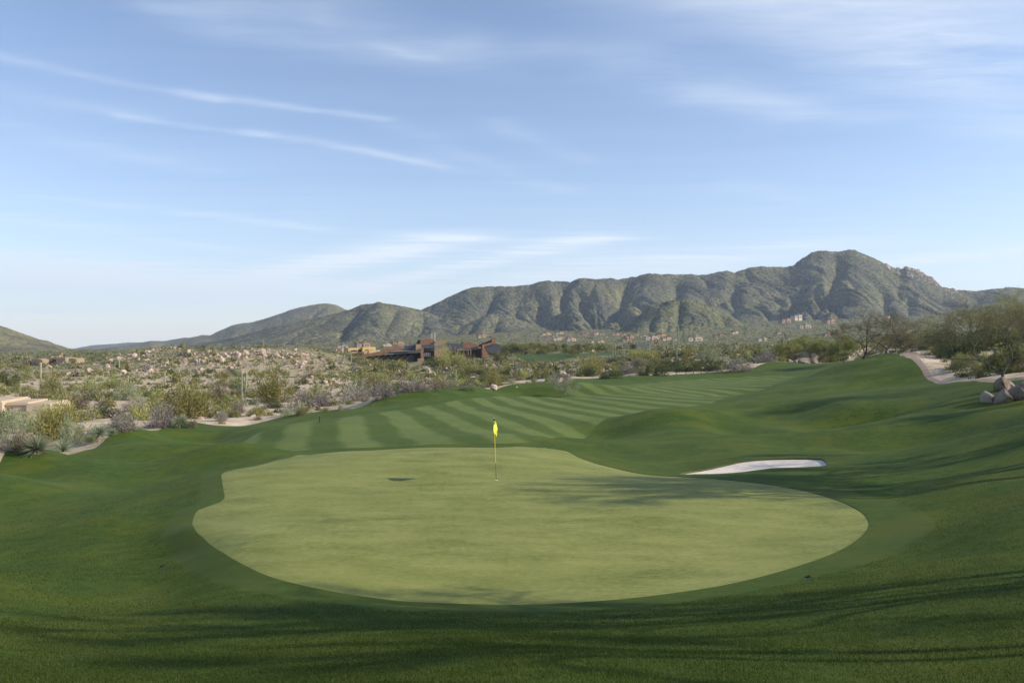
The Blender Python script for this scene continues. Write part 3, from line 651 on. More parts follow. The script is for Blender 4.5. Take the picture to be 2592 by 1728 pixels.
def unit(v): return v/np.maximum(np.linalg.norm(v, axis=-1, keepdims=True), 1e-9)
def slivers(P, D, L, W, g):
    n = len(P); S = unit(np.cross(D, g.normal(size=(n, 3)))); L = np.broadcast_to(L, n)[:, None]; W = np.broadcast_to(W, n)[:, None]
    return np.stack([P-S*W/2, P+S*W/2, P+D*L], 1)
def leaves(P, L, W, g, up=0.3):
    D = unit(g.normal(size=(len(P), 3))+np.array([0, 0, up])); return slivers(P, D, L, W, g)
def soup(name, parts):
    """parts: list of (tri array (n,3,3), material)"""
    V = np.concatenate([p[0].reshape(-1, 3) for p in parts]); mi = np.concatenate([np.full(len(p[0]), i) for i, p in enumerate(parts)])
    return mesh_np(name, V, np.arange(len(V)), 3, [p[1] for p in parts], mi)
def bush_tris(kind, n, g, L=0.13, W=0.022):
    """one bush about 1 high with radius about 1 (unit template)"""
    if kind in ('wispy', 'twiggy'):
        ns = 26 if kind == 'wispy' else 34
        az = g.uniform(0, 2*np.pi, ns); el = np.arcsin(g.uniform(0.12, 0.98, ns)); ln = g.uniform(0.72, 1.12, ns)
        D = np.stack([np.cos(az)*np.cos(el), np.sin(az)*np.cos(el), np.sin(el)], -1)
        i = g.integers(0, ns, n); t = g.uniform(0.15, 1, n)**0.6
        P = D[i]*(ln[i]*t)[:, None]; P[:, 2] -= 0.16*t*t*(1-D[i][:, 2])
        P += g.normal(size=(n, 3))*0.12*(0.4+t)[:, None]; P[:, 2] = np.abs(P[:, 2])
        T = slivers(P, unit(D[i]+g.normal(size=(n, 3))*0.55+np.array([0, 0, 0.15])), L*g.uniform(0.6, 1.5, n), W, g)
        ms = 14; st = slivers(np.zeros((ns, 3)), unit(D+g.normal(size=(ns, 3))*0.1), ln*0.8, 0.03, g)
        return T, st
    # rounded, leafy: clumps on a lumpy dome
    nc = 22; az = g.uniform(0, 2*np.pi, nc); el = np.arcsin(g.uniform(0.0, 1, nc)); rr = g.uniform(0.62, 0.92, nc)
    C = np.stack([np.cos(az)*np.cos(el), np.sin(az)*np.cos(el), np.sin(el)*0.95], -1)*rr[:, None]
    i = g.integers(0, nc, n); off = g.normal(size=(n, 3)); off = unit(off)*g.uniform(0.5, 1, n)[:, None]**0.5*0.30
    P = C[i]+off; P[:, 2] = np.abs(P[:, 2])*0.98
    fill = g.random(n) < 0.22; P[fill] *= g.uniform(0.3, 0.9, fill.sum())[:, None]
    T = leaves(P, L*g.uniform(0.6, 1.4, n), W, g, 0.2)
    st = slivers(np.zeros((8, 3)), unit(C[:8]), 0.6, 0.03, g)
    return T, st
def tube(pts, rad, sides=6):
    pts = np.asarray(pts, float); rad = np.asarray(rad, float); n = len(pts)
    d = unit(np.gradient(pts, axis=0)); ref = np.array([0.31, 0.87, 0.38]); a = unit(np.cross(d, ref)); b = np.cross(d, a)
    th = np.linspace(0, 2*np.pi, sides, endpoint=False)
    ring = pts[:, None]+rad[:, None, None]*(np.cos(th)[None, :, None]*a[:, None]+np.sin(th)[None, :, None]*b[:, None])
    nx = np.roll(ring, -1, 1)
    T = np.concatenate([np.stack([ring[:-1], nx[:-1], nx[1:]], 2).reshape(-1, 3, 3), np.stack([ring[:-1], nx[1:], ring[1:]], 2).reshape(-1, 3, 3)])
    return T
def tree_tris(seed, h=7.0, spread=1.0, forks=3, levels=6, twigs=9, leafn=14, trunk_r=0.16, trunk_h=0.16, lean=(0, 0), tl=0.45, lw=0.03, tw=0.02, up=0.22, limb=1.0):
    g = np.random.default_rng(seed); wood = []; tipP = []; tipD = []
    def grow(p, d, L, r, lev):
        k = 4; pts = [p]; rs = [r]
        for i in range(k):
            d = unit(d+g.normal(size=3)*(0.10+0.035*lev)+np.array([0, 0, up*0.12*(lev+1)*0.3])); p = p+d*L/k; pts.append(p); rs.append(r*(1-0.42*(i+1)/k))
            if lev >= (levels-2 if limb == 1.0 else levels-1):
                tipP.append(p); tipD.append(d)
        wood.append(tube(pts, rs, 7 if lev < 2 else (5 if lev < 4 else 3)))
        if lev >= levels: return
        nb = forks if lev == 0 else (3 if g.random() < 0.35 else 2)
        a0 = g.uniform(0, 2*np.pi)
        for j in range(nb):
            az = a0+2*np.pi*j/nb+g.uniform(-0.5, 0.5); sp = g.uniform(0.42, 0.78)*spread*(1.0 if lev else 0.9)
            ax = unit(np.cross(d, [0.2, 0.3, 0.9])) if abs(d[2]) < 0.95 else np.array([1.0, 0, 0]); bx = np.cross(d, ax)
            nd = unit(d*math.cos(sp)+(ax*math.cos(az)+bx*math.sin(az))*math.sin(sp)); nd[2] = max(nd[2], -0.05)
            grow(p, unit(nd), L*g.uniform(0.68, 0.92)*(0.55 if (limb > 1 and lev == 1) else 1) if lev else h*g.uniform(0.24, 0.32)*limb, r*0.58*g.uniform(0.85, 1.1), lev+1)
    grow(np.zeros(3), unit(np.array([lean[0], lean[1], 1.0])), h*trunk_h, trunk_r, 0)
    P = np.array(tipP); D = np.array(tipD)
    i = np.repeat(np.arange(len(P)), twigs); n = len(i)
    TP = P[i]+g.normal(size=(n, 3))*0.10; TD = unit(D[i]+g.normal(size=(n, 3))*0.8)
    tw_ = slivers(TP, TD, g.uniform(0.5, 1.3, n)*tl, tw, g)
    j = np.repeat(np.arange(len(P)), leafn); m = len(j)
    LP = P[j]+g.normal(size=(m, 3))*tl*0.62
    lf = leaves(LP, g.uniform(0.10, 0.26, m), lw, g, 0.1)
    W = np.concatenate(wood); zmax = np.percentile(lf[..., 2], 99) if m else W[..., 2].max(); s = h/zmax
    return W*s, tw_*s, lf*s
TREES = {}
def tree_proto(key, mats, **kw):
    W, T, Lf = tree_tris(**kw); bark, twig, leaf = mats
    parts = [(T, MAT[twig])]+([(Lf, MAT[leaf])] if len(Lf) else [])
    TREES[key] = (soup('trunk', [(W, MAT[bark])]), soup('crown', parts), kw['h'])
def add_tree(key, loc, h, rz, label, name='desert_tree', cat='tree', group=None, sx=1.0):
    tm, cm, h0 = TREES[key]; s = h/h0
    r = empty(name, loc, rz, (s*sx, s*sx, s)); setp(r, label, cat, group)
    obj('trunk', tm, r); obj('crown', cm, r); return r
tree_proto('path_a', ('bark', 'brown', 'olive'), seed=3, h=7.0, spread=1.15, forks=3, levels=6, twigs=4, leafn=2, trunk_r=0.19, trunk_h=0.13)
tree_proto('path_b', ('bark', 'brown', 'olive'), seed=8, h=7.0, spread=1.1, forks=2, levels=6, twigs=5, leafn=3, trunk_r=0.20, trunk_h=0.12, lean=(0.05, 0))
tree_proto('big', ('bark', 'brown', 'olive'), seed=21, h=8.0, spread=1.2, forks=3, levels=7, twigs=2, leafn=2, trunk_r=0.22, trunk_h=0.12, tl=0.42)
tree_proto('full', ('greenbark', 'olive', 'pv'), seed=33, h=8.0, spread=1.05, forks=3, levels=7, twigs=3, leafn=3, trunk_r=0.20, trunk_h=0.12, tl=0.42)
tree_proto('bare', ('gray', 'gray', 'sage'), seed=40, h=3.4, spread=0.85, forks=4, levels=5, twigs=7, leafn=3, trunk_r=0.06, trunk_h=0.06, tl=0.26, lw=0.02, tw=0.012, up=0.3)
tree_proto('dusty', ('bark', 'olive', 'olive'), seed=52, h=6.0, spread=1.1, forks=4, levels=5, twigs=10, leafn=15, trunk_r=0.16, trunk_h=0.12, tl=0.6, lw=0.07, tw=0.04)
tree_proto('dusty_b', ('bark', 'pv', 'olive'), seed=57, h=6.0, spread=1.2, forks=4, levels=5, twigs=10, leafn=13, trunk_r=0.16, trunk_h=0.10, tl=0.6, lw=0.07, tw=0.04)
tree_proto('pale', ('gray', 'brown', 'sage'), seed=61, h=5.0, spread=1.0, forks=4, levels=5, twigs=14, leafn=10, trunk_r=0.10, trunk_h=0.08, tl=0.4, tw=0.025)
# bush templates: unit radius, unit height
BK = {'pv': ('wispy', 'pv', 'bark'), 'olive': ('wispy', 'olive', 'bark'), 'gray': ('twiggy', 'gray', 'gray'), 'brown': ('twiggy', 'brown', 'brown'),
      'dark': ('leafy', 'dark', 'bark'), 'green': ('leafy', 'olive', 'bark'), 'sage': ('leafy', 'sage', 'gray')}
BUSH = {}; LOD = {}
for _i, (_k, (_shape, _m, _s)) in enumerate(BK.items()):
    for _v in range(3):
        g = np.random.default_rng(100+_i*7+_v)
        t, st = bush_tris(_shape, 2600, g, 0.14, 0.026)
        BUSH[_k, _v, 0] = soup(_k+'_foliage', [(t, MAT[_m]), (st, MAT[_s])])
        t, st = bush_tris(_shape, 700, g, 0.20, 0.060)
        BUSH[_k, _v, 1] = soup(_k+'_foliage', [(t, MAT[_m]), (st, MAT[_s])])
        t, _ = bush_tris('leafy' if _shape == 'leafy' else 'wispy', 80, g, 0.42, 0.22); LOD[_k, _v] = t
BNAME = {'pv': 'palo_verde_bush', 'olive': 'olive_bush', 'gray': 'bare_gray_bush', 'brown': 'dry_bush', 'dark': 'creosote_bush', 'green': 'desert_shrub', 'sage': 'sage_bush'}
def add_bush(kind, loc, w, h, label, lod=0, group=None, rz=None):
    o = bpy.data.objects.new(BNAME[kind], BUSH[kind, random.randrange(3), lod]); COL.objects.link(o)
    o.location = loc; o.scale = (w/2, w/2*random.uniform(0.8, 1.1), h); o.rotation_euler = (0, 0, random.uniform(0, 6.28) if rz is None else rz)
    setp(o, label, 'shrub', group); return o
# saguaro: fluted column with a rounded tip, arms that curve out and up
def flute(path, r, ribs=12, name='x'):
    path = np.asarray(path, float); n = len(path); s = np.r_[0, np.cumsum(np.linalg.norm(np.diff(path, axis=0), axis=1))]; tot = s[-1]
    rad = r*np.clip(np.minimum(0.72+s/max(tot, 1e-6)*1.1, 1.0), 0, 1)
    cap = np.clip((tot-s)/(r*1.1), 0, 1); rad = rad*np.sqrt(np.clip(1-(1-cap)**2, 0.0, 1))+0.002
    d = unit(np.gradient(path, axis=0)); a = unit(np.cross(d, np.array([0.12, 1.0, 0.07]))); b = np.cross(d, a)
    m = ribs*2; th = np.linspace(0, 2*np.pi, m, endpoint=False); fl = np.where(np.arange(m) % 2 == 0, 1.0, 0.82)
    ring = path[:, None]+(rad[:, None]*fl[None])[..., None]*(np.cos(th)[None, :, None]*a[:, None]+np.sin(th)[None, :, None]*b[:, None])
    V = ring.reshape(-1, 3); I = np.arange(n*m).reshape(n, m); J = np.roll(I, -1, 1)
    F = np.stack([I[:-1], J[:-1], J[1:], I[1:]], -1).reshape(-1)
    return mesh_np(name, V, F, 4, [MAT['cactus']])
def col_path(h, lean=0.0, n=22, r=0.2):
    t = np.r_[np.linspace(0, 1-r/h*1.1, n), 1-r/h*np.linspace(0.9, 0, 6)]
    return np.stack([lean*t*t*h, 0*t, t*h], -1)
def arm_path(z0, side, out, top, r, az=0.0):
    p = [(0, z0)]
    for k in range(1, 9):
        a = k/8*math.pi/2; p.append((out*math.sin(a), z0+out*0.75*(1-math.cos(a))))
    zt = z0+out*0.75
    for k in range(1, 10): p.append((out+0.02*k, zt+(top-zt)*k/9*(1-0.001)))
    p += [(out+0.19, top+r*0.4), (out+0.19, top+r*0.8)]
    return np.array([(side*x*math.cos(az), x*math.sin(az), z) for x, z in p])
def add_saguaro(loc, h, arms, label, lean=0.0, group='saguaro cacti standing in the desert', r=None):
    r = r or 0.052*h**0.55+0.10
    if not arms:
        o = obj('saguaro', flute(col_path(h, lean, r=r), r, name='saguaro'), loc=loc); o.rotation_euler = (0, 0, random.uniform(-0.3, 0.3)); return setp(o, label, 'cactus', group)
    root = setp(empty('saguaro', loc), label, 'cactus', group)
    obj('trunk', flute(col_path(h, lean, r=r), r, name='trunk'), root)
    for (z0, side, out, top, az) in arms:
        obj('arm', flute(arm_path(z0*h, side, out, top*h, r*0.75, az), r*0.72, 10, 'arm'), root)
    return root
def add_yucca(loc, h, label, trunk=0.35, seed=0):
    g = np.random.default_rng(seed); root = setp(empty('yucca', loc), label, 'yucca')
    th = h*trunk; T = tube([(0, 0, 0), (0.02*h, 0, th*0.5), (0.01*h, 0.01, th)], [0.085*h, 0.075*h, 0.07*h], 8)
    sk = slivers(np.tile([0, 0, 0.0], (260, 1))+np.c_[np.zeros((260, 2)), g.uniform(0.25, 1, 260)*th], unit(np.c_[g.normal(size=(260, 2)), g.uniform(-1.4, -0.2, 260)]), 0.22*h, 0.02*h, g)
    obj('trunk', soup('trunk', [(T, MAT['thatch']), (sk, MAT['thatch'])]), root)
    n = 420; D = unit(np.c_[g.normal(size=(n, 2)), g.uniform(-0.35, 1.5, n)]); P = np.tile([0, 0, th], (n, 1))+D*0.05*h
    L = slivers(P, D, g.uniform(0.75, 1.0, n)*(h-th), 0.028*h, g)
    obj('leaves', soup('leaves', [(L, MAT['yucca'])]), root); return root
# boulders: displaced, flattened lumps with a few flat faces
ROCK = []
for _v in range(9):
    g = np.random.default_rng(300+_v); bm = bmesh.new(); bmesh.ops.create_icosphere(bm, subdivisions=3, radius=1.0)
    V = np.array([v.co[:] for v in bm.verts]); nrm = V.copy()
    for _ in range(14):                                    # cleave planar faces
        d = unit(g.normal(size=3)); c = g.uniform(0.45, 0.80); s = V @ d; over = s > c; V[over] -= np.outer((s-c)[over]*0.95, d)
    f = 1+0.16*(fbm(nrm[:, 0]*1.7+5+_v, nrm[:, 1]*1.7+nrm[:, 2]*1.3, 3, 40+_v)-0.5)
    V *= f[:, None]; V[:, 2] = np.where(V[:, 2] < -0.35, -0.35, V[:, 2])
    V += (fbm(nrm[:, 0]*6+_v, nrm[:, 1]*6+nrm[:, 2]*5, 2, 60+_v)-0.5)[:, None]*nrm*0.09
    lo, hi = V.min(0), V.max(0); V = (V-[(lo[0]+hi[0])/2, (lo[1]+hi[1])/2, lo[2]])/(hi-lo); V[:, 2] = V[:, 2]*1.08-0.08
    for v, c in zip(bm.verts, V): v.co = c
    me = bpy.data.meshes.new('boulder'); bm.to_mesh(me); bm.free(); me.materials.append(MAT['rock']); ROCK.append(me)
    me.polygons.foreach_set('use_smooth', [False]*len(me.polygons))
MAT['rock_brown'] = rock_mat(); MAT['rock_brown'].name = 'weathered_granite'
for _n in MAT['rock_brown'].node_tree.nodes:
    if _n.type == 'HUE_SAT': _n.inputs['Value'].default_value = 0.8
    if _n.type == 'VALTORGB' and len(_n.color_ramp.elements) == 3:
        for _e, _c in zip(_n.color_ramp.elements, ((0.15,0.11,0.08),(0.28,0.215,0.16),(0.40,0.32,0.25))): _e.color = (*_c, 1)
def add_boulder(loc, w, h, label, group=None, rz=None, v=None, d=None, tilt=0.0, name='boulder'):
    o = bpy.data.objects.new(name, ROCK[v if v is not None else random.randrange(9)]); COL.objects.link(o)
    o.location = loc; o.scale = (w, d or w*0.9, h); o.rotation_euler = (tilt, random.uniform(-0.1, 0.1), random.uniform(0, 6.28) if rz is None else rz)
    return setp(o, label, 'boulder', group)
_Ys = np.exp(np.linspace(np.log(5), np.log(2400), 1500))
def place(px, py, ya=30.0, yb=700.0):
    """ground point seen at a photo position, within a range of distances"""
    u = (px-1296)/2050; v = (py-864)/2050
    Ys = np.exp(np.linspace(math.log(ya), math.log(yb), 420)); d = H(u*Ys, Ys)+v*Ys
    i = int(np.argmax(d >= 0))
    if d[i] < 0: i = int(np.argmax(d/Ys)); Y = Ys[i]
    elif i == 0: Y = Ys[0]
    else: Y = Ys[i-1]+(Ys[i]-Ys[i-1])*(-d[i-1])/(d[i]-d[i-1])
    return Vector((u*Y, Y, ground_z(u*Y, Y)))
def ordn(k): return ['first','second','third','fourth','fifth','sixth','seventh','eighth','ninth','tenth','eleventh','twelfth','thirteenth','fourteenth','fifteenth','sixteenth','seventeenth'][k]
def S(kind, px, py, wpx, hpx, label, lod=0, ya=30.0, yb=700.0):
    p = place(px, py, ya, yb); k = p.y/2050*(0.87 if kind == 'gray' else 1.0); p.z -= 0.06*hpx*k
    return add_bush(kind, p, wpx*k*1.08, hpx*k*1.2, label, lod)
# --- left desert edge
S('pv', 150, 1112, 140, 88, 'large yellow-green bush below the tan wall, behind the leftmost mown mound')
S('sage', 14, 1116, 92, 66, 'pale gray-green bush cut by the left edge of the photo under the tan wall')
S('sage', 172, 1124, 40, 70, 'upright pale sage bush between two yuccas above the left mown mounds')
S('sage', 203, 1122, 36, 46, 'small pale bush just left of the trunked yucca')
S('gray', 5, 1140, 56, 42, 'gray twiggy bush at the left edge just above the turf')
S('brown', 56, 1140, 48, 48, 'dark brownish bush left of the leftmost yucca')
S('green', 232, 1118, 34, 18, 'low dark green shrub at the foot of the trunked yucca')
S('gray', 318, 1086, 88, 46, 'rounded gray leafless thicket in front of a bare sand mound')
S('gray', 405, 1080, 100, 66, 'broad gray leafless thicket just behind the turf, left of the big yellow-green palo verde')
S('pv', 472, 1058, 165, 84, 'biggest yellow-green palo verde bush, left of the tall armed saguaro')
S('sage', 322, 1012, 78, 40, 'silvery sage bush behind the gray thickets')
S('gray', 345, 1040, 66, 40, 'pale gray wispy bush between the silvery sage bush and the gray thickets')
S('olive', 228, 996, 62, 44, 'olive-green bush in the middle of the left flat, left one of a pair')
S('olive', 287, 982, 66, 38, 'olive-green bush in the middle of the left flat, right one of a pair')
S('sage', 70, 1092, 70, 46, 'pale green bush right in front of the tan house')
S('olive', 112, 1080, 60, 40, 'olive bush at the right end of the tan house')
S('sage', 30, 1076, 60, 34, 'pale bush at the foot of the tan house wall')
S('olive', 95, 1032, 98, 44, 'olive-green bush growing right behind the tan wall')
S('olive', 132, 992, 54, 38, 'dark olive bush just right of the single-stem saguaro by the adobe house')
S('dark', 18, 976, 54, 38, 'dark bush at the left edge below the adobe house')
S('olive', 34, 994, 36, 30, 'small olive bush at the left edge above the pale sand')
S('brown', 195, 1036, 74, 38, 'brownish gray bush between the tan wall and the sand hollow')
S('dark', 268, 1056, 74, 34, 'low dark green shrub beside the sandy hollow, left of the gray thickets')
S('sage', 458, 1082, 32, 34, 'young light yellow-green plant at the turf edge under the big palo verde')
S('brown', 487, 1083, 28, 22, 'small rusty brown bush at the turf edge below the big palo verde')
S('brown', 552, 1014, 54, 46, 'brownish gray bush just left of the tall armed saguaro')
S('gray', 606, 1044, 34, 34, 'pale gray bush at the foot of the tall armed saguaro')
S('sage', 590, 1044, 30, 26, 'pale yellowish bush left of the foot of the tall armed saguaro')
S('gray', 562, 1066, 34, 30, 'small gray twiggy bush on the pale sand bank')
S('brown', 588, 1056, 30, 18, 'low brown bush on the pale sand bank beside the gravel track')
S('green', 562, 1072, 20, 10, 'tiny olive tuft low on the pale sand bank')
S('green', 652, 1052, 54, 24, 'low spreading green bush in the bend of the gravel track')
S('brown', 652, 1062, 28, 12, 'low brown tuft between the gravel track and the turf')
S('dark', 690, 1032, 62, 24, 'dark green shrub beside the gravel track, under the pale palo verde')
S('pv', 690, 1014, 126, 66, 'large pale green palo verde bush right of the tall armed saguaro')
S('olive', 615, 1002, 46, 34, 'olive bush behind the tall armed saguaro')
S('gray', 765, 1014, 48, 30, 'gray bush between the pale palo verde and the gray thicket above the sand')
S('gray', 816, 1028, 76, 42, 'gray thicket behind the sand strip, right of the pale palo verde')
S('dark', 760, 1034, 50, 20, 'dark green shrub at the left end of the long sand strip')
S('sage', 728, 1050, 46, 17, 'low pale green bush at the turf edge beside the gravel track')
S('green', 762, 1052, 22, 22, 'upright light green plant at the turf edge, left end of the sand strip')
S('green', 824, 1042, 30, 12, 'small green shrub low on the sand strip')
S('sage', 864, 1040, 20, 15, 'small pale tuft on the sand strip near the turf')
S('green', 886, 1023, 26, 11, 'small round green shrub alone in the middle of the sand strip')
S('brown', 924, 1016, 22, 13, 'small brown-green shrub at the upper right of the sand strip')
S('green', 935, 1025, 10, 6, 'tiny shrub near the right end of the sand strip')
S('gray', 898, 1014, 92, 54, 'largest lavender gray thicket behind the right end of the sand strip')
S('gray', 968, 1006, 92, 44, 'lavender gray thicket right of the sand strip, behind the turf crest')
S('gray', 1050, 990, 92, 32, 'low lavender gray thicket along the turf edge left of the lone saguaro')
S('brown', 1118, 982, 46, 26, 'brownish bush at the foot of the saguaro left of the golf cart')
S('sage', 1074, 991, 24, 11, 'small pale round bush on the turf edge')
S('sage', 1108, 990, 18, 9, 'smallest pale round bush on the turf edge')
S('sage', 1186, 986, 44, 17, 'pale spiky low plants at the turf edge below the golf cart')
# --- middle, below the clubhouse
S('pv', 1250, 978, 44, 44, 'small palo verde bush on the rocky bank right of the golf cart')
S('dark', 1222, 976, 32, 22, 'dark round shrub right behind the golf cart')
S('dark', 1176, 966, 36, 22, 'dark bush in the shade left of the golf cart')
S('green', 1322, 956, 38, 24, 'rounded olive shrub on the rocky bank left of the turf tree')
S('dark', 1288, 958, 40, 26, 'brown-green shrub above the pale rocks right of the golf cart')
S('pv', 1140, 926, 76, 40, 'dusty straw-coloured bush in front of the clubhouse gable')
for (x, y, w, h) in [(1238,902,22,18),(1254,901,20,17),(1278,902,26,22),(1258,912,18,16),(1200,912,16,14)]:
    S('dark', x, y, w, h, ordn([1200,1238,1254,1258,1278].index(x))+' from left of the dark round shrubs below the clubhouse right end')['group'] = 'dark shrubs by the clubhouse'
S('pv', 1188, 950, 60, 32, 'pale yellow-green bush above the golf cart')
S('olive', 1226, 948, 44, 28, 'olive bush on the bank above the golf cart, right of the pale one')
S('dark', 1096, 922, 44, 20, 'dark green shrub under the clubhouse glass front')
# --- right, behind the fairway; dark foliage carries the shadow over the thicket
S('pv', 1502, 946, 58, 44, 'yellow-green palo verde bush in the shaded thicket behind the turf tree')
S('dark', 1485, 953, 56, 20, 'shrub coloured dark for shade at the left end of the shaded thicket')
S('dark', 1548, 957, 56, 22, 'shrub coloured dark for shade in the middle of the shaded thicket')
S('olive', 1560, 952, 36, 26, 'small yellow-green bush in the middle of the shaded thicket')
S('gray', 1592, 946, 56, 26, 'dusky gray bush in the shaded thicket, left of the slim tree')
S('dark', 1636, 950, 46, 26, 'dark bush right of the slim white-trunked tree in the thicket')
S('dark', 1672, 951, 36, 30, 'rounded bush coloured dark for shade at the right end of the shaded thicket')
S('dark', 1716, 938, 52, 28, 'dark green bush on the bank above the stony edging')
S('dark', 1772, 938, 64, 24, 'wide dark bush on the bank above the stony edging')
S('dark', 1826, 934, 46, 22, 'dark bush left of the big gray thicket by the far mound')
S('sage', 1808, 916, 80, 34, 'large silvery green bush on the bank above the far end of the fairway')
S('gray', 1870, 940, 76, 36, 'gray thicket at the edge of the far mound')
S('gray', 1940, 916, 66, 32, 'gray thicket on top of the far mound')
S('dark', 2082, 916, 58, 28, 'dark green shrub right of the rock pile on the far mound')
S('dark', 2120, 914, 48, 24, 'dark green shrub beside the pale path end on the far mound')
S('dark', 1982, 905, 36, 20, 'dark shrub left of the rock pile on the far mound')
S('pv', 1630, 908, 80, 26, 'pale yellow-green bush on top of the bank left of the tall saguaros')
S('green', 2036, 918, 40, 14, 'low green shrub in front of the rock pile')
# --- right, beside the cart path
def SR(kind, px, py, wpx, hpx, label, Y):
    x = (px-1296)/2050*Y; p = Vector((x, Y, ground_z(x, Y))); k = Y/2050; hh = (py-(864-2050*p.z/Y)); 
    return add_bush(kind, p, wpx*k, hpx*k, label, 0)
SR('dark', 2362, 0, 66, 56, 'dark shrub at the inner bend of the cart path', 133)
SR('dark', 2412, 0, 92, 66, 'large dark green shrub right of the cart path bend', 118)
SR('green', 2385, 0, 54, 38, 'lower olive green shrub reaching over the cart path', 119)
SR('dark', 2452, 0, 90, 70, 'tall dark shrub in the thicket behind the cart path', 112)
SR('green', 2428, 0, 40, 34, 'green shrub at the sandy verge of the cart path', 104)
SR('green', 2484, 0, 52, 34, 'round olive shrub by the sandy verge near the leaning tree', 89)
SR('dark', 2524, 0, 60, 50, 'dark shrub close behind the leaning tree trunk', 84)
SR('dark', 2572, 0, 76, 62, 'dark shrub at the right edge behind the boulders', 80)
SR('dark', 2500, 0, 100, 84, 'dark bush high in the thicket left of the leaning tree', 122)
SR('gray', 2395, 0, 80, 60, 'gray leafless bush at the back of the thicket by the cart path', 165)
SR('dark', 2580, 0, 100, 90, 'tall dark bush filling the right edge behind the trees', 110)
SR('olive', 2340, 0, 70, 56, 'olive bush beyond the cart path bend', 170)
SR('dark', 2352, 0, 50, 40, 'low dark shrub on the inner verge at the top of the cart path', 140)
SR('dark', 2402, 0, 66, 46, 'dark shrub crowding the inner verge of the cart path', 113)
SR('green', 2446, 0, 60, 38, 'mid-green shrub on the sandy verge, right of the path bend', 99)
SR('dark', 2512, 0, 60, 40, 'dark shrub on the verge left of the leaning tree', 86)
# --- yuccas
for px, py, h, lab, tr, sd in [(92,1150,60,'yucca with a round spiky head at the turf edge, leftmost of the yuccas',0.2,1),(249,1118,48,'yucca with a thatched trunk where the turf mound meets the desert',0.4,2),
                               (158,1143,38,'small bushy yucca between the leftmost and the trunked one',0.1,3),(283,1100,22,'small pale yucca right of the trunked one',0.2,4),(455,1082,36,'young yucca at the turf edge under the big palo verde',0.3,5),(762,1050,28,'short yucca at the turf edge by the sand strip',0.15,6)]:
    p = place(px, py, 30, 300); add_yucca(p, h*p.y/2050*1.05, lab, tr, sd)
# --- saguaros: photo column, foot row, top row, arms, label
def G(px, py, top, arms, label, lean=0.0, ya=60, yb=700, Y=None, r=None):
    if Y: x = (px-1296)/2050*Y; p = Vector((x, Y, ground_z(x, Y)))
    else: p = place(px, py, ya, yb)
    h = (864-top)/2050*p.y-p.z; p.z -= 0.15
    return add_saguaro(p, h+0.15, arms, label, lean, r=r)
G(613, 1016, 940, [(0.36,-1,0.85,0.60,0),(0.30,1,0.75,0.97,0),(0.34,1,1.25,0.58,0.25)], 'tall saguaro with three upturned arms above the sand bank', 0.0, r=0.31)
G(103, 990, 917, [], 'single-stem saguaro in front of the adobe house at left')
G(1154, 971, 936, [], 'single-stem saguaro left of the golf cart')
G(1200, 934, 904, [], 'thin pale saguaro below the clubhouse terrace, taller of two')
G(1197, 934, 914, [], 'short saguaro below the clubhouse terrace beside a taller one')
G(872, 930, 898, [(0.3,-1,1.0,0.8,0.1)], 'saguaro with an upturned left arm left of the clubhouse')
G(889, 922, 891, [], 'straight thin saguaro just left of the clubhouse')
G(1268, 890, 872, [], 'small saguaro right of the clubhouse chimney')
G(1551, 909, 857, [], 'pale thick saguaro standing at the edge of the distant fairway', yb=520)
G(1557, 905, 868, [], 'thinner saguaro just right of the pale thick one by the distant fairway', yb=520)
G(1576, 906, 873, [], 'left one of two close saguaros right of the distant fairway', yb=480)
G(1581, 904, 878, [], 'right one of two close saguaros right of the distant fairway', yb=480)
G(1717, 884, 820, [], 'tallest saguaro on the right rise, without arms', Y=372)
G(1733, 886, 832, [(0.45,-1,0.7,0.86,0),(0.5,1,0.8,0.80,0)], 'saguaro with two upright arms just right of the tallest one', Y=366)
G(1756, 882, 840, [], 'bare-stem saguaro right of the two tallest ones', Y=380)
G(1713, 906, 873, [], 'dark saguaro low on the slope in front of the tallest one', Y=300)
G(1703, 884, 851, [], 'saguaro left of the tallest one', Y=375)
G(1689, 880, 862, [], 'short saguaro second to the left of the tallest one', Y=380)
G(1644, 884, 859, [], 'lone saguaro above the gray-roofed house', Y=410)
G(1847, 886, 834, [(0.5,1,0.7,0.72,0)], 'tall saguaro in the middle of the right rise with one short arm', Y=352)
G(1807, 888, 864, [], 'small saguaro above the silvery green bush', Y=350)
G(1792, 884, 867, [], 'smallest saguaro on the right rise', Y=356)
G(1883, 891, 864, [], 'small saguaro right of the one-armed tall one', Y=330)
G(1868, 882, 865, [], 'tiny saguaro between the one-armed tall one and the leaning one', Y=345)
G(1938, 890, 847, [(0.5,1,0.5,0.97,0),(0.25,1,1.3,0.62,0)], 'saguaro leaning left with two arms on its right', -0.14, Y=310)
G(1983, 901, 859, [(0.5,1,0.6,0.95,0),(0.45,-1,0.7,0.68,0)], 'saguaro with two arms left of the rock pile', Y=262)
G(554, 888, 870, [(0.35,-1,0.9,0.8,0),(0.4,1,0.9,0.85,0)], 'branching saguaro on the crest of the left knoll', Y=425)
G(632, 886, 870, [], 'saguaro on the crest of the left knoll, left of the tallest one', Y=432)
G(667, 878, 859, [], 'tallest saguaro on the crest of the left knoll', Y=436)
G(719, 882, 870, [], 'saguaro near the right end of the left knoll crest', Y=440)
G(704, 884, 873, [], 'short saguaro near the right end of the left knoll crest', Y=436)
G(598, 886, 873, [], 'short saguaro in the middle of the left knoll crest', Y=430)
G(611, 886, 873, [], 'second short saguaro in the middle of the left knoll crest', Y=432)
G(521, 890, 879, [], 'tiny saguaro left of the branching one on the knoll', Y=425)
G(302, 932, 910, [(0.4,-1,0.6,0.8,0)], 'saguaro on the left shoulder of the rocky knoll', Y=330)
